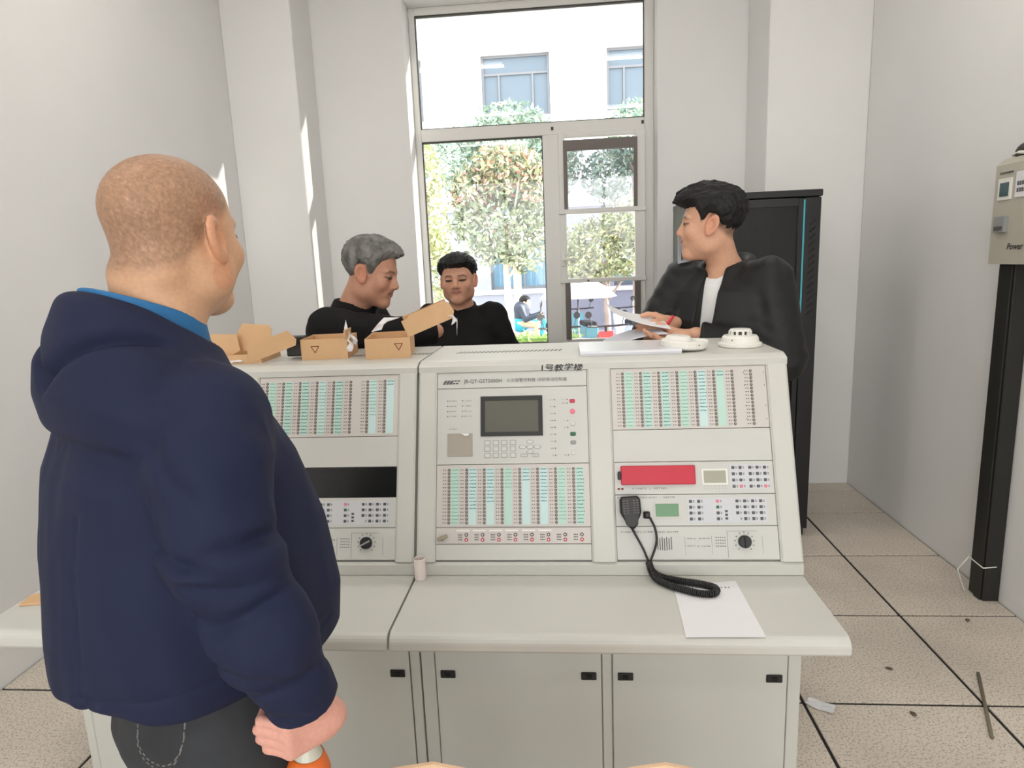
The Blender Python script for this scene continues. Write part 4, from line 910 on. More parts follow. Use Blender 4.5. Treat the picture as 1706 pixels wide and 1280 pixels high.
def near(P, c, R, r0, f):
    """evaluate f only close to c; further out a plain sphere distance is enough"""
    d = np.sqrt(((P-V3(*c))**2).sum(1)); o = (d-r0).astype(np.float32); k = d < R
    if k.any(): o[k] = f(P[k])
    return o
def groove(P, p, n, w_, depth, R):
    n = np.array(n, float); n /= np.linalg.norm(n); q = P-V3(*p); return depth*np.exp(-((q@n.astype(np.float32))/w_)**2)*np.exp(-(q*q).sum(1)/(R*R))
def head_sdf(q, fat=0., smile=0.):
    d = ell(q, (0,-.012,.042), (.077,.101,.083))
    d = smin(d, ell(q, (0,.028,-.03), (.063+fat,.064,.086)), .03)
    d = smin(d, cone(q, (0,.03,-.075), (0,.064,-.098), .040+fat, .021+fat*.5), .03)
    x = np.abs(q[:,0]); m = np.c_[x, q[:,1:]].astype(np.float32)
    d = smin(d, ell(m, (.046+fat,.0,-.066), (.02,.03,.03)), .03)
    d = smin(d, ell(m, (.043,.064,-.026), (.021,.02,.02)), .025)
    d = smin(d, cone(m, (.008,.088,.024), (.042,.076,.026), .009, .007), .018)
    d = smax(d, -ell(m, (.032,.106,.004), (.020,.017,.0125)), .014)
    d = smin(d, ell(m, (.032,.0815,.004), (.0165,.0115,.0095)), .004)
    d = smax(d, -(cone(m, (.02,.097,.0035), (.044,.091,.004), .0012, .0012)), .003)
    n = smin(cone(q, (0,.089,.014), (0,.107,-.026), .0075, .0125), ell(m, (.0125,.098,-.031), (.0085,.0105,.0085)), .008)
    d = smin(d, n, .012); d = smax(d, -ell(m, (.007,.104,-.041), (.0045,.005,.005)), .004)
    d = smin(d, ell(q, (0,.079,-.056), (.031,.017,.024)), .02)
    up = cone(m, (0,.0965,-.0515), (.023,.085,-.0575+.006*smile), .0062, .0035); lo = cone(m, (0,.0955,-.063), (.020,.085,-.059+.006*smile), .0072, .0035)
    d = smin(d, smin(up, lo, .002), .006); d = smax(d, -cone(m, (0,.1045,-.0572), (.022,.0925,-.058+.006*smile), .0011, .0009), .0025)
    d = smin(d, ell(q, (0,.079,-.1), (.022+fat*.5,.016,.017)), .022)
    c, s = math.cos(.25), math.sin(.25)
    e = np.c_[m[:,0]-.079, (m[:,1]+.012)*c-(m[:,0]-.079)*s*.0+m[:,2]*.24, m[:,2]+.004].astype(np.float32); e[:,0] += e[:,1]*.22
    ear = ell(e, (.002,0,.001), (.0095,.023,.035)); ear = smax(ear, -ell(e, (.0085,.003,.002), (.007,.0115,.021)), .005); ear = smin(ear, ell(e, (.001,.004,-.027), (.007,.010,.010)), .008)
    d = smin(d, ear, .006)
    return d
def neck_sdf(P, Hf, base, r0=.054, r1=.062):
    return cone(P, Hf.w(0,-.028,-.05), base, r0, r1)
def hand_sdf(P, o, X, Y, Z, curl, sc=1., spread=.0, thumb=(.6,.75,-.35), tcurl=.35, stub=-.03):
    R = np.stack([np.array(X), np.array(Y), np.array(Z)], 1).astype(np.float32); R /= np.linalg.norm(R, axis=0); q = ((P-V3(*o))@R)/sc
    a = np.abs(q-V3(0,.044,0))-V3(.029,.036,.006); d = np.sqrt((np.maximum(a,0)**2).sum(1))+np.minimum(a.max(1),0)-.0095
    d = smin(d, cone(q, (.004,stub,0), (0,.02,0), .024, .024), .025)
    for k, (x, L) in enumerate(((.0285,.95),(.0095,1.06),(-.0095,1.0),(-.0275,.8))):
        cu = curl[k]; p = np.array([x,.084-abs(x-.005)*.12,0]); ang = cu*.75; pts = [p]; rs = [.0098]
        for L1, add, r in ((.043,cu,.0088),(.026,cu*.8,.0082),(.02,0,.0068)):
            p = p+np.array([spread*(x), math.cos(ang), -math.sin(ang)])*L1*L; pts.append(p); rs.append(r); ang += add
        d = smin(d, chain(q, pts, rs, .004), .006)
    t = np.array(thumb)/np.linalg.norm(thumb); p = np.array([.028,.018,-.006]); pts = [p]; rs = [.015]
    for L1, r in ((.04,.0115),(.03,.0105),(.024,.0085)):
        p = p+t*L1; pts.append(p); rs.append(r); t = t+np.array([-.5,.25,-.35])*tcurl; t /= np.linalg.norm(t)
    d = smin(d, chain(q, pts, rs, .006), .010)
    return d*sc
def stack(q, zs, rx, ry, cy, cx=None, p=2.3):
    z = q[:,2]; a = np.interp(z, zs, rx); b = np.interp(z, zs, ry); y0 = np.interp(z, zs, cy); x0 = 0 if cx is None else np.interp(z, zs, cx)
    u = np.abs((q[:,0]-x0)/a)**p+np.abs((q[:,1]-y0)/b)**p
    d = (u**(1/p)-1)*np.minimum(a,b)
    return smax(smax(d, z-zs[-1], .03), zs[0]-z, .015).astype(np.float32)
def legs(q, hip, rad, stance=.1):
    d = stack(q, [.80,.86,.93,1.02], [hip*.92,hip,hip*.98,hip*.9], [.115,.125,.12,.11], [-.005,-.01,0,0])
    for s in (-1,1):
        d = smin(d, chain(q, [(s*.095,-.005,.84),(s*stance,.015,.48),(s*stance,-.01,.1)], [rad,rad*.76,rad*.66], .03), .04)
    return smax(d, .045-q[:,2], .006)
def shoes(person, Fb, m):
    for s in (-1,1):
        f = lambda P: smax(smin(ell(Fb.loc(P), (s*.1,.05,.035), (.047,.14,.045)), ell(Fb.loc(P), (s*.1,-.02,.06), (.042,.06,.06)), .03), .003-Fb.loc(P)[:,2], .004)
        c = Fb.w(s*.1,.04,.05); sdf_obj('shoe', f, (c[0]-.2,c[1]-.2,-.01), (c[0]+.2,c[1]+.2,.16), .007, m, person)
def hairfn(q, line, thick, seed, amp=.006, freq=(140,60,140), ft=None):
    """cap of hair over the skull; line is the lower limit of the hair as z over y, thick the cover as thickness over z"""
    t = np.interp(q[:,2], *thick).astype(np.float32)
    if ft is not None: t = t+(np.interp(q[:,1], *ft)*np.clip((q[:,2]-.03)/.05,0,1)).astype(np.float32)
    zl = np.interp(q[:,1], *line).astype(np.float32); t = t*np.clip((q[:,2]-zl+.006)/.035, .22, 1)
    d = ell(q, (0,-.012,.042), (.077,.101,.083))-t
    st = q*V3(*freq)/100
    d = d+amp*.8*snoise(st+seed, 100.)+amp*.7*snoise(st+seed*2.3, 43.)+amp*.4*snoise(st+seed*3.1, 210.)
    zl = np.interp(q[:,1], *line).astype(np.float32)+.005*snoise(q+seed, 260.)+.004*snoise(q*V3(1,1,.3)+seed, 700.)
    return smax(d, (zl-q[:,2])*.8, .008)
def facecol(q, skin, brow, lip, scalp=None, line=None, ear=1.0):
    x = np.abs(q[:,0]); n = len(q); c = np.tile(np.array(skin), (n,1)).astype(np.float32)
    def mixc(mask, col, a=1.): 
        k = (np.clip(mask,0,1)*a)[:,None]; c[:] = c*(1-k)+np.array(col)*k
    c *= (1+.06*snoise(q, 70.))[:,None]
    red = np.array(skin)*np.array([1.02,.82,.78])
    mixc(1.2-np.sqrt(((x-.04)/.025)**2+((q[:,1]-.07)/.03)**2+((q[:,2]+.03)/.022)**2), red, .6)
    mixc(1.2-np.sqrt((q[:,0]/.014)**2+((q[:,1]-.11)/.02)**2+((q[:,2]+.028)/.014)**2), red, .5)
    mixc((x > .074)*(np.abs(q[:,1]+.01) < .035)*1., red, .7*ear)
    if scalp is not None:
        zl = np.interp(q[:,1], *line); k = np.clip((q[:,2]-zl)/.02, 0, 1)*(.80+.10*snoise(q, 60.)+.13*np.random.default_rng(2).normal(size=n)); mixc(k*(x < .083), scalp, .85)
    front = q[:,1] > .05
    lipm = np.clip(1.35-np.sqrt((x/.027)**2+((q[:,2]+.0575)/.0115)**2)*1.15, 0, .35)/.35; mixc(lipm*front, lip, .55)
    mixc(np.clip(1.5-np.abs(q[:,2]+.0575)/.0016,0,1)*(x < .024)*front, np.array(lip)*.35, .8)
    bz = q[:,2]-(.0265+.10*(x-.014)-.75*np.maximum(x-.04,0)); mixc(np.clip(1.6-np.abs(bz)/.0034, 0, 1)*np.clip((x-.011)/.004,0,1)*np.clip((.054-x)/.01,0,1)*front, brow, .85)
    ez = np.abs(q[:,2]-.0037-.06*(x-.03)); mixc(np.clip(1.7-np.sqrt(((x-.032)/.0145)**2+(ez/.0052)**2)*1.15, 0, .5)/.5*front, (.03,.018,.013), .92)
    mixc(np.clip(1.5-np.sqrt((x-.007)**2+(q[:,2]+.0405)**2)/.0035, 0, 1)*(q[:,1] > .09), (.12,.05,.04), .8)
    return np.clip(c, 0, 1)
SKIN = mat('skin', (.6,.36,.24), .52, attr='Col', var=.07, vscale=160, bump=.05, bscale=300, bdist=.0006, spec=.35)
HAIRM = {}
def hairmat(name, col, var, scale, stretch): return mat(name, col, .55, var=var, vscale=scale, bump=.6, bscale=scale*1.5, bdist=.003, stretch=stretch, spec=.3)

# ---------------------------------------------------------------- man in the navy hooded jacket, seen from behind
sk = srgb(212,166,132)
b1 = (-.625,.945); y1 = math.radians(36)
p1 = empty('person', (*b1,0), 'person in a navy hooded jacket seen from behind, holding a bottle', 'person', None, None, -y1)
F1 = Frame((*b1,0), y1)
H1 = Frame((-.600,.985,1.658), math.radians(10), .02, 0, (1.03,.99,.98))
sh, el, wr = (-.500,.85,1.405), (-.465,.77,1.245), (-.392,.815,.982)
shL = F1.w(-.20,-.01,1.44); elL = F1.w(-.27,.0,1.17); wrL = F1.w(-.2,.2,1.05)
HO = (-.366,.838,.948); hx, hy, hz_ = (.15,-.05,1), (-.55,-.80,-.05), (.80,-.58,-.15)
def body1(P):
    d = near(P, H1.c, .26, .15, lambda X: smax(smin(head_sdf(H1.loc(X), .009)*.98, ell(H1.loc(X), (0,-.074,-.052), (.048,.018,.018)), .012), -ell(H1.loc(X), (0,-.100,-.076), (.07,.012,.005)), .008))
    d = smin(d, cone(P, H1.w(0,-.034,-.035), F1.w(0,-.012,1.44), .063, .070), .03)
    b = F1.loc(P); d = smin(d, stack(b, [.92,1.1,1.3,1.40,1.47], [.15,.16,.17,.15,.06], [.1,.11,.11,.09,.06], [.02,.03,.01,0,-.01]), .05)
    d = smin(d, chain(P, [sh,el,wr,HO], [.05,.042,.03,.024], .02), .03); d = smin(d, chain(P, [shL,elL,wrL], [.05,.042,.03], .02), .03)
    d = smin(d, near(P, HO, .24, .14, lambda X: hand_sdf(X, HO, hx, hy, hz_, (1.35,1.4,1.4,1.35), .88, 0, (.30,.25,-.9), .35, .012)), .012)
    return d
LINE1 = ([-.2,-.1,-.06,-.03,0,.03,.06,.1],[-.062,-.062,-.052,-.02,.02,.03,.07,.085])
def col1(P):
    q = H1.loc(P); c = facecol(q, sk, (.1,.07,.05), srgb(170,96,86), srgb(134,104,84), LINE1, 1.0)
    far = q[:,2] < -.35; c[far] = np.array(srgb(222,164,148)); return c
sdf_obj('body', body1, (-.95,.58,.86), (-.24,1.28,1.86), .0036, SKIN, p1, col1, 1)
navy = mat('navy_knit', srgb(30,36,62), .75, var=.08, vscale=5, bump=.12, bscale=700, bdist=.0006, spec=.25)
AX = [sh, (-.482,.80,1.345), el, (-.428,.782,1.11), (-.396,.81,.995)]
def jacket1(P):
    q = F1.loc(P)
    d = stack(q, [.955,.972,1.005,1.08,1.2,1.32,1.41,1.48], [.175,.195,.212,.222,.226,.216,.18,.1], [.17,.195,.212,.214,.196,.165,.125,.085], [.0,.0,.004,.008,.004,-.004,-.008,-.01])
    d = smax(d, .982-.24*np.minimum(q[:,1]+.05,0)-q[:,2]-.03*(q[:,0] > 9), .012)
    d = smin(d, cone(q, (-.155,-.012,1.40), (.155,-.012,1.40), .082, .082), .05)
    arm = chain(P, AX, [.077,.075,.070,.062,.049], .03)+.004*snoise(P,30.)+.005*np.abs(snoise(P*V3(1,1,1.8),26.))
    for p_, n_, w_, dp, R in (((-.50,.70,1.26),(.35,.2,.9),.011,.014,.075),((-.40,.75,1.265),(-.3,.2,1),.012,.016,.07),((-.44,.70,1.215),(.15,0,1),.010,.012,.06),((-.40,.73,1.18),(-.5,.1,1),.010,.012,.06),((-.50,.74,1.18),(.5,.1,.9),.010,.012,.06),((-.45,.72,1.09),(.3,0,1),.010,.008,.06),((-.38,.77,1.06),(-.2,0,1),.009,.008,.05),((-.50,.77,1.36),(.7,.1,.7),.013,.010,.08),((-.40,.76,1.0),(.2,0,1),.007,.005,.05)):
        arm = arm+groove(P, p_, n_, w_, dp, R)
    n = np.array(AX[4])-np.array(AX[3]); n /= np.linalg.norm(n); arm = smax(arm, ((P-V3(*AX[4]))@n.astype(np.float32))-.012, .006)
    d = smin(d, arm, .018)
    d = smin(d, chain(P, [shL,elL,wrL], [.09,.078,.056], .03), .03)
    th = np.arctan2(q[:,1]-.03, q[:,0])
    d = d+.004*np.sin(th*8+q[:,2]*4)*np.clip((1.36-q[:,2])/.2,0,1)+.006*snoise(q,11.)+.004*np.abs(snoise(q*V3(1.6,1.6,.7)+.2,20.))
    d = d+.0035*np.exp(-((q[:,0]-.085)/.0035)**2)*(q[:,1] < 0)*(q[:,2] < 1.30)+.0035*np.exp(-((q[:,0]+.06-.1*(1.3-q[:,2]))/.0035)**2)*(q[:,1] < 0)*(q[:,2] < 1.30)
    d = d+.004*np.exp(-((q[:,2]-1.035-.05*q[:,0])/.0035)**2)*(q[:,0] > .07)*(q[:,1] < .14)
    # hood: a cowl falling from the neck with a pouch at the back
    z = q[:,2]+.40*q[:,1]; g = np.c_[q[:,0], q[:,1], z].astype(np.float32)
    hood = stack(g, [1.33,1.38,1.43,1.48,1.52,1.545], [.208,.203,.180,.136,.102,.091], [.132,.136,.130,.116,.103,.097], [-.022,-.024,-.024,-.022,-.02,-.018])
    pouch = ell(np.c_[q[:,0], q[:,1]*.9+(q[:,2]-1.43)*.43, (q[:,2]-1.43)*.9-q[:,1]*.43].astype(np.float32), (0.02,-.088,-.065), (.112,.058,.115))
    hood = smin(hood, pouch, .03)+.005*snoise(q+.4,15.)
    hood = hood+.019*np.exp(-((z-1.405-.85*np.abs(q[:,0]-.01))/.013)**2)*np.clip((-.01-q[:,1])/.04,0,1)
    low = 1.335+.30*np.maximum(q[:,1]+.05,0)-.10*np.abs(q[:,0])*(q[:,1] < 0)
    hood = smax(hood, low-q[:,2], .012)
    d = smin(d, hood, .006)
    d = smax(d, -cone(P, H1.w(0,-.03,-.07), F1.w(0,-.012,1.38), .078, .075), .012)
    front = np.abs(q[:,0]+.02)-.012-.25*np.maximum(q[:,2]-1.1,0)
    d = smax(d, -np.maximum(np.maximum(front, .14-q[:,1]), -(1.6-q[:,2])), .008)
    return d
sdf_obj('jacket', jacket1, (-1.0,.56,.9), (-.22,1.30,1.68), .0046, navy, p1, None, 2)
col_b = mat('blue_shirt', srgb(34,104,156), .7, bump=.1, bscale=500)
def collar1(P):
    q = F1.loc(P); c = q-V3(0,-.012,1.52); z = c[:,2]+.40*c[:,1]; rr = np.sqrt(c[:,0]**2+(c[:,1]/1.05)**2)
    return smax(np.abs(rr-.0775+z*.12)-.005, np.abs(z)-.04, .004)
sdf_obj('shirt_collar', collar1, (-.8,.78,1.40), (-.44,1.14,1.64), .0032, col_b, p1, None, 1)
denim = mat('black_denim', srgb(50,52,56), .85, var=.3, vscale=14, bump=.25, bscale=500, bdist=.0008)
sdf_obj('jeans', lambda P: legs(F1.loc(P), .185, .098)+.004*snoise(P,26.), (-.95,.62,.02), (-.3,1.28,1.03), .0075, denim, p1, None, 2)
shoes(p1, F1, M['dark'])
bm = bmesh.new()
pk = [(.035,-.2,.97),(.04,-.2,.905),(.08,-.2,.885),(.125,-.2,.9),(.135,-.2,.97)]
def on_jeans(x, z):
    t = np.arange(-.25, .0, .001); P_ = np.array([F1.w(x, y, z) for y in t], np.float32); d_ = legs(F1.loc(P_), .185, .098)+.004*snoise(P_,26.); k = np.argmax(d_ < .0005); return F1.w(x, t[k], z)
for dz in (0,.006):
    P_ = [on_jeans(v[0], v[2]+dz) for v in catmull(pk, 8)]
    for i in range(0, len(P_)-1, 2): tube(bm, [P_[i], P_[i+1]], .0014, 5)
from_bm('pocket_stitching', bm, mat('stitching', srgb(120,116,112), .8), p1)
# bottle in his hand
bt = empty('drink_bottle', (-.405,.838,.7), 'orange-labelled drink bottle held by its neck in the right hand', 'bottle')
BB = Matrix.Translation((-.405,.838,.915)) @ Matrix.Rotation(.06,4,'Y') @ Matrix.Rotation(-.03,4,'X')
bm = bmesh.new(); lathe(bm, [(0,-.215),(.028,-.215),(.032,-.21),(.032,-.17)], 28); from_bm('bottle_base', bm, M['clearp'], bt, BB.copy(), True)
bm = bmesh.new(); lathe(bm, [(.0322,-.07),(.030,-.055),(.021,-.032),(.0145,-.02),(.0135,.005),(.0135,.016),(0,.016)], 28); from_bm('bottle_neck', bm, M['clearp'], bt, BB.copy(), True)
bm = bmesh.new(); lathe(bm, [(.0325,-.172),(.0335,-.17),(.0335,-.062),(.029,-.048),(.0235,-.034),(.0225,-.034),(.028,-.05),(.0318,-.064),(.0318,-.17)], 28); from_bm('label_sleeve', bm, M['orange'], bt, BB.copy(), True)
bm = bmesh.new(); lathe(bm, [(0,.012),(.0155,.012),(.016,.014),(.016,.028),(.0145,.031),(0,.031)], 24); from_bm('cap', bm, M['white'], bt, BB.copy(), False)

# ---------------------------------------------------------------- generic clothed upper body for the three behind the console
def figure(label, base, yaw, Hf, hgt, opts):
    y = math.radians(yaw); p = empty('person', (*base,0), label, 'person', None, None, -y); Fb = Frame((*base,0), y); k = hgt/1.75
    S_ = lambda z: z*k
    lean = opts.get('lean', 0); 
    def shear(q): r = q.copy(); r[:,1] = r[:,1]-lean*np.maximum(q[:,2]-.95,0); r[:,0] = r[:,0]-opts.get('side',0)*np.maximum(q[:,2]-.95,0); return r
    def wj(x, yy, z): return Fb.w(x+opts.get('side',0)*max(z-.95,0), yy+lean*max(z-.95,0), z)
    shR = wj(.17,-.01,S_(1.41)); shL = wj(-.17,-.01,S_(1.41)); nb = wj(0,-.03,S_(1.43))
    aR, aL = opts['armR'], opts['armL']; fat = opts.get('fat', 0)
    hands = opts.get('hands', [])
    def body(P):
        d = near(P, Hf.c, .22, .13, lambda X: head_sdf(Hf.loc(X), fat, opts.get('smile',0))*min(Hf.s))
        d = smin(d, cone(P, Hf.w(0,-.026,-.05), nb, .053+fat, .06+fat), .03)
        d = smin(d, stack(shear(Fb.loc(P)), [.92,1.1,S_(1.3),S_(1.40),S_(1.47)], [.13,.14,.15,.13,.05], [.09,.09,.09,.08,.05], [0,0,0,-.005,-.02]), .05)
        d = smin(d, chain(P, [shR]+aR, [.048,.04,.028], .02), .03); d = smin(d, chain(P, [shL]+aL, [.048,.04,.028], .02), .03)
        for h in hands: d = smin(d, near(P, h[0], .24, .15, lambda X: hand_sdf(X, *h)), .012)
        return d
    pts = np.array([shR, shL]+aR+aL+[Hf.w(x_,y_,z_) for x_ in (-.1,.1) for y_ in (-.13,.13) for z_ in (-.13,.14)]+[Fb.w(x_,y_,.95) for x_ in (-.18,.18) for y_ in (-.13,.13)]+[np.array(h[0])+np.array(h[2])*.12 for h in hands])
    lo = pts.min(0)-.1; hi = pts.max(0)+.1; lo[2] = .9
    lo = np.maximum(lo, [-9,-9,.9])
    sdf_obj('body', body, lo, hi, .0033, SKIN, p, lambda P: np.where((Hf.loc(P)[:,2] < -.2)[:,None], np.array(opts['skin'])*1.04, facecol(Hf.loc(P), opts['skin'], opts['brow'], opts['lip'], opts.get('scalp'), opts.get('sline'))), 1)
    hc = Hf.c
    sdf_obj('hair', lambda P: hairfn(Hf.loc(P), opts['line'], opts['thick'], opts['seed'], opts.get('hamp',.006), opts.get('hfreq',(230,70,170)), opts.get('ft')), hc-.19, hc+.21, .0027, opts['hair'], p, None, 1)
    rx = opts.get('rx', .2)
    def top(P):
        q = shear(Fb.loc(P))
        d = stack(q, [.86,.92,1.1,S_(1.28),S_(1.38),S_(1.45)], [rx*.86,rx*.93,rx*.97,rx,rx*.86,rx*.4], [v*opts.get('ry',1) for v in (.13,.14,.145,.14,.115,.075)], [.01,.012,.015,.005,-.005,-.015])
        d = smin(d, cone(q, (-.145,-.01,S_(1.395)), (.145,-.01,S_(1.395)), .072, .072), .05)
        def sleeve(S0, A_):
            n = np.array(A_[1])-np.array(A_[0]); n /= np.linalg.norm(n); c = chain(P, [S0]+A_, opts.get('ar',[.082,.066,.05]), .025)
            return np.where(((P-V3(*A_[1]))**2).sum(1) < .012, smax(c, (P-V3(*A_[1]))@n.astype(np.float32), .005), c)
        d = smin(d, sleeve(shR, aR)+.004*snoise(P,38.)+.0012*np.sin(P[:,2]*95+P[:,0]*60), .03)
        d = smin(d, sleeve(shL, aL)+.004*snoise(P+.5,38.)+.0012*np.sin(P[:,2]*95-P[:,0]*50), .03)
        d = d+.004*snoise(P,22.)
        if 'extra' in opts: d = opts['extra'](P, q, d, S_)
        a = np.array(Hf.w(0,-.02,-.08)); b = np.array(nb); b2 = b+(b-a)*.25
        d = smax(d, -cone(P, a, b2, opts.get('nr',.066), opts.get('nr',.066)*.96), .006)
        return d
    sdf_obj('jacket', top, np.minimum(lo-.06, 9), hi+.06, .0046, opts['cloth'], p, None, 1) if True else None
    sdf_obj('trousers', lambda P: legs(Fb.loc(P), .165, .088), (base[0]-.32,base[1]-.32,.02), (base[0]+.32,base[1]+.32,1.03), .011, opts['pants'], p, None, 1)
    shoes(p, Fb, M['dark'])
    return p, Fb, S_, wj
black = mat('black_cloth', srgb(27,26,27), .85, var=.1, vscale=10, bump=.15, bscale=500, bdist=.0006, spec=.2)
black2 = mat('black_nylon', srgb(24,25,25), .55, var=.1, vscale=10, bump=.1, bscale=200, bdist=.001, spec=.35)
pants = mat('dark_trousers', srgb(36,37,42), .85)
def standcollar(R, z0, hgt, tilt=.25, t=.007):
    def f(P, q, d, S_):
        c = q-V3(0,-.022,S_(z0)); z = c[:,2]+tilt*c[:,1]; rr = np.sqrt(c[:,0]**2+(c[:,1]/1.08)**2); k = smax(np.abs(rr-R+z*.1)-t, np.abs(z)-hgt, .008)
        k = smax(k, -(np.maximum(np.abs(c[:,0])-.012-.3*np.maximum(z,0), -c[:,1])), .006); return smin(d, k, .012)
    return f
LINE_S = ([-.2,-.1,-.06,-.04,-.025,.0,.012,.026,.034,.05,.075,.12],[-.075,-.07,-.055,-.03,.03,.034,.012,.0,.03,.06,.068,.06])
# elderly man with grey hair, bending towards the right
H2 = Frame((-.745,2.49,1.585), math.radians(95), .30, .0, (.97,1.0,1.0))
grey = hairmat('grey_hair', srgb(112,110,106), .65, 30, (1,1,.35))
p2, F2, _, wj2 = figure('person with grey hair in a black jacket, leaning over behind the cartons', (-1.06,2.56), 100, H2, 1.72, dict(lean=.50, skin=srgb(190,140,116), brow=srgb(92,74,66), lip=srgb(150,86,78), smile=1.0, hair=grey, seed=.7, hamp=.006,
    line=([-.2,-.1,-.06,-.04,-.025,.0,.014,.03,.04,.055,.075,.12],[-.07,-.066,-.05,-.03,.028,.034,-.004,-.002,.035,.062,.078,.07]), thick=([-.07,0,.06,.1,.15],[.006,.010,.015,.018,.018]), ft=([-.05,.03,.09,.13],[0,.006,.018,.024]),
    armR=[(-.70,2.40,1.36),(-.50,2.47,1.355)], armL=[(-.72,2.72,1.25),(-.62,2.68,1.12)], cloth=black, pants=pants, rx=.2, extra=standcollar(.078,1.475,.03,.15,.010)))
# man facing the camera in a black quarter-zip
H3 = Frame((-.567,3.46,1.522), math.radians(-180), .02, .03, (1.12,1.0,.99))
hb = hairmat('black_hair', (.010,.009,.009), .35, 40, (1,1,.4))
p3, F3, _, wj3 = figure('person in a black quarter-zip top facing the camera before the window', (-.567,3.50), -178, H3, 1.64, dict(skin=srgb(204,152,126), brow=srgb(40,32,30), lip=srgb(172,96,92), fat=.006, hair=hb, seed=1.9, hamp=.006,
    line=([-.2,-.1,-.06,-.04,-.025,.0,.012,.03,.045,.06,.075,.12],[-.05,-.045,-.035,-.01,.034,.040,.028,.024,.05,.066,.068,.06]), thick=([-.05,.02,.06,.1,.15],[.003,.010,.018,.024,.026]), ft=([-.05,.05,.1],[0,.004,.008]),
    armR=[(-.825,3.49,1.11),(-.77,3.30,.99)], armL=[(-.31,3.49,1.11),(-.36,3.30,.99)], cloth=black, pants=pants, rx=.195, extra=standcollar(.074,1.452,.032,.3,.008)))
tubeobj('zip', [wj3(0,.118,1.33),wj3(0,.142,1.24)], .0035, M['chrome'], p3)
# young man in profile with open black hooded jacket and white shirt
H4 = Frame((.548,2.555,1.712), math.radians(-74), -.02, .0, (1.0,1.04,1.06))
def hood4(P, q, d, S_):
    c = q-V3(0,-.028,S_(1.445)); z = c[:,2]+.28*c[:,1]; rr = np.sqrt((c[:,0]/1.05)**2+(c[:,1]/1.1)**2); roll = np.sqrt((rr-.082)**2+(z*.55)**2)-.026
    pouch = ell(q, (0,-.115,S_(1.405)), (.185,.08,.08))+.006*snoise(P,24.)
    d = smin(d, smin(pouch, roll, .012), .014)
    # open front showing the shirt
    fr = np.maximum(np.abs(q[:,0]+.004)-.036, -(q[:,1]-.03)); return smax(d, -fr, .008)
p4, F4, _, wj4 = figure('person in profile in an open black hooded jacket and white shirt, reading papers', (.605,2.585), -140, H4, 1.86, dict(lean=.0, skin=srgb(214,164,136), brow=srgb(44,34,32), lip=srgb(186,110,100), hair=hb, seed=3.1, hamp=.007,
    line=([-.2,-.1,-.06,-.04,-.025,.0,.012,.026,.036,.05,.075,.12],[-.03,-.03,-.02,.0,.03,.04,.02,.008,.035,.058,.06,.052]), thick=([-.05,.02,.05,.08,.15],[.002,.006,.016,.020,.021]), ft=([-.06,.0,.05,.10,.14],[0,.004,.012,.026,.034]), scalp=srgb(70,58,52), sline=([-.2,-.1,-.06,-.03,0,.03,.04,.1],[-.07,-.066,-.05,-.02,.02,.0,.2,.2]),
    armR=[(.345,2.665,1.285),(.405,2.53,1.345)], armL=[(.79,2.42,1.22),(.47,2.39,1.318)], ar=[.092,.078,.052], cloth=black2, pants=pants, rx=.215, ry=1.14, nr=.068, extra=hood4,
    hands=[((.395,2.505,1.345),(-.2,.1,.95),(-.75,-.62,-.1),(.6,-.75,.2),(.75,.8,.85,.9),.98,0,(.6,.75,-.35),.5), ((.435,2.385,1.315),(-.25,.95,.2),(-.96,-.22,.05),(.0,.2,-.97),(.25,.3,.3,.35),.98,0,(.5,.8,-.3),.3)]))
wsh = mat('white_cotton', srgb(232,232,230), .8, bump=.1, bscale=60, bdist=.002)
def shirt4(P):
    q = F4.loc(P); d = stack(q, [.88,1.1,1.35,1.49,1.56], [.15,.16,.17,.14,.065], [.104,.108,.106,.086,.06], [.012,.016,.008,.0,-.008])+.003*snoise(P,30.)
    return smax(d, -cone(P, H4.w(0,-.02,-.09), F4.w(0,-.02,1.46), .062, .058), .005)
sdf_obj('shirt', shirt4, (.36,2.33,.86), (.86,2.83,1.62), .0046, wsh, p4, None, 1)
pen = empty('red_pen', (.37,2.47,1.34), 'red pen in the right hand of the young man in black', 'pen')
PA_, PB_ = Vector((.352,2.452,1.316)), Vector((.398,2.462,1.385))
tubeobj('barrel', [PA_, PA_.lerp(PB_,.97), PB_], .0055, M['redpen'], pen, 10, rads=[.0055,.0055,.0035]); tubeobj('tip', [PA_+(PA_-PB_)*.15, PA_], .003, M['white'], pen, 8, rads=[.001,.004])
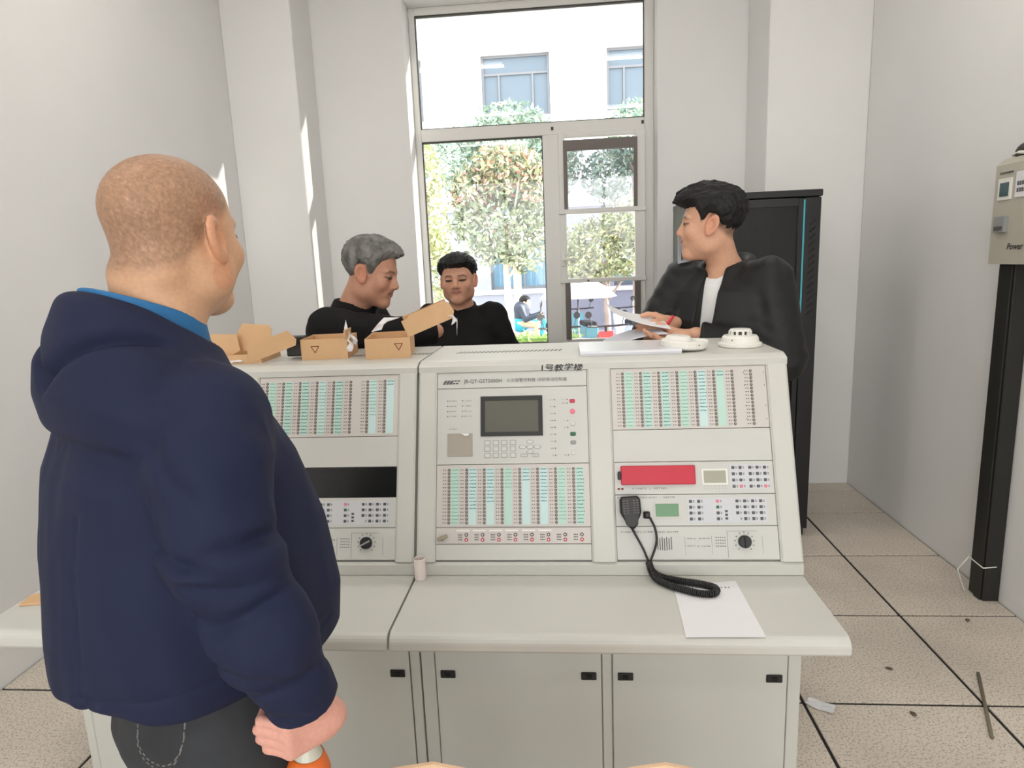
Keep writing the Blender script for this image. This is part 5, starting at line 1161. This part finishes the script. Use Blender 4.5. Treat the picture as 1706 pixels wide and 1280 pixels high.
# rider outside, on the blue scooter behind the hedge
H5 = Frame((-.80,13.0,.815), math.radians(95), .05, 0, (1,1,1))
p5 = empty('person', (-.9,13,GZ), 'person on a scooter outside, in a dark top with a turquoise hem', 'person')
F5 = Frame((-.92,13,GZ), math.radians(95))
def body5(P):
    q = H5.loc(P); d = smin(head_sdf(q), cone(P, H5.w(0,-.03,-.05), F5.w(0,.06,1.15), .05, .06), .03); b = F5.loc(P)
    d = smin(d, chain(b, [(0,.02,.8),(0,.04,1.1)], [.12,.13], .03), .05)
    for s in (-1,1):
        d = smin(d, chain(b, [(s*.17,.04,1.12),(s*.24,.15,.9),(s*.26,.42,.98)], [.05,.04,.03], .02), .03); d = smin(d, chain(b, [(s*.09,.0,.82),(s*.12,.36,.78),(s*.12,.34,.42)], [.08,.06,.045], .02), .03)
    return d
sdf_obj('body', body5, (-1.3,12.6,-.25), (-.35,13.4,1.0), .010, SKIN, p5, lambda P: facecol(H5.loc(P), srgb(220,180,160), (.05,.04,.04), srgb(180,110,100)), 1)
sdf_obj('hair', lambda P: hairfn(H5.loc(P), LINE_S, ([-.05,.05,.15],[.006,.018,.025]), .3), (-.98,12.82,.65), (-.62,13.18,1.0), .008, hb, p5, None, 1)
def top5(P):
    b = F5.loc(P); d = chain(b, [(0,.02,.86),(0,.04,1.1)], [.15,.16], .03)
    for s in (-1,1): d = smin(d, chain(b, [(s*.17,.04,1.12),(s*.24,.15,.9),(s*.26,.36,.97)], [.07,.055,.045], .02), .04)
    return d
sdf_obj('jacket', top5, (-1.4,12.5,.0), (-.3,13.5,.85), .014, mat('slate_cloth', srgb(60,66,80), .8), p5, None, 1)
sdf_obj('shorts', lambda P: smin(chain(F5.loc(P), [(0,.0,.8),(0,.02,.86)], [.17,.16], .03), chain(F5.loc(P), [(-.1,.05,.8),(-.12,.3,.78)], [.1,.085], .03), .05), (-1.4,12.5,-.1), (-.3,13.5,.6), .014, mat('turquoise_cloth', srgb(60,160,190), .8), p5, None, 1)
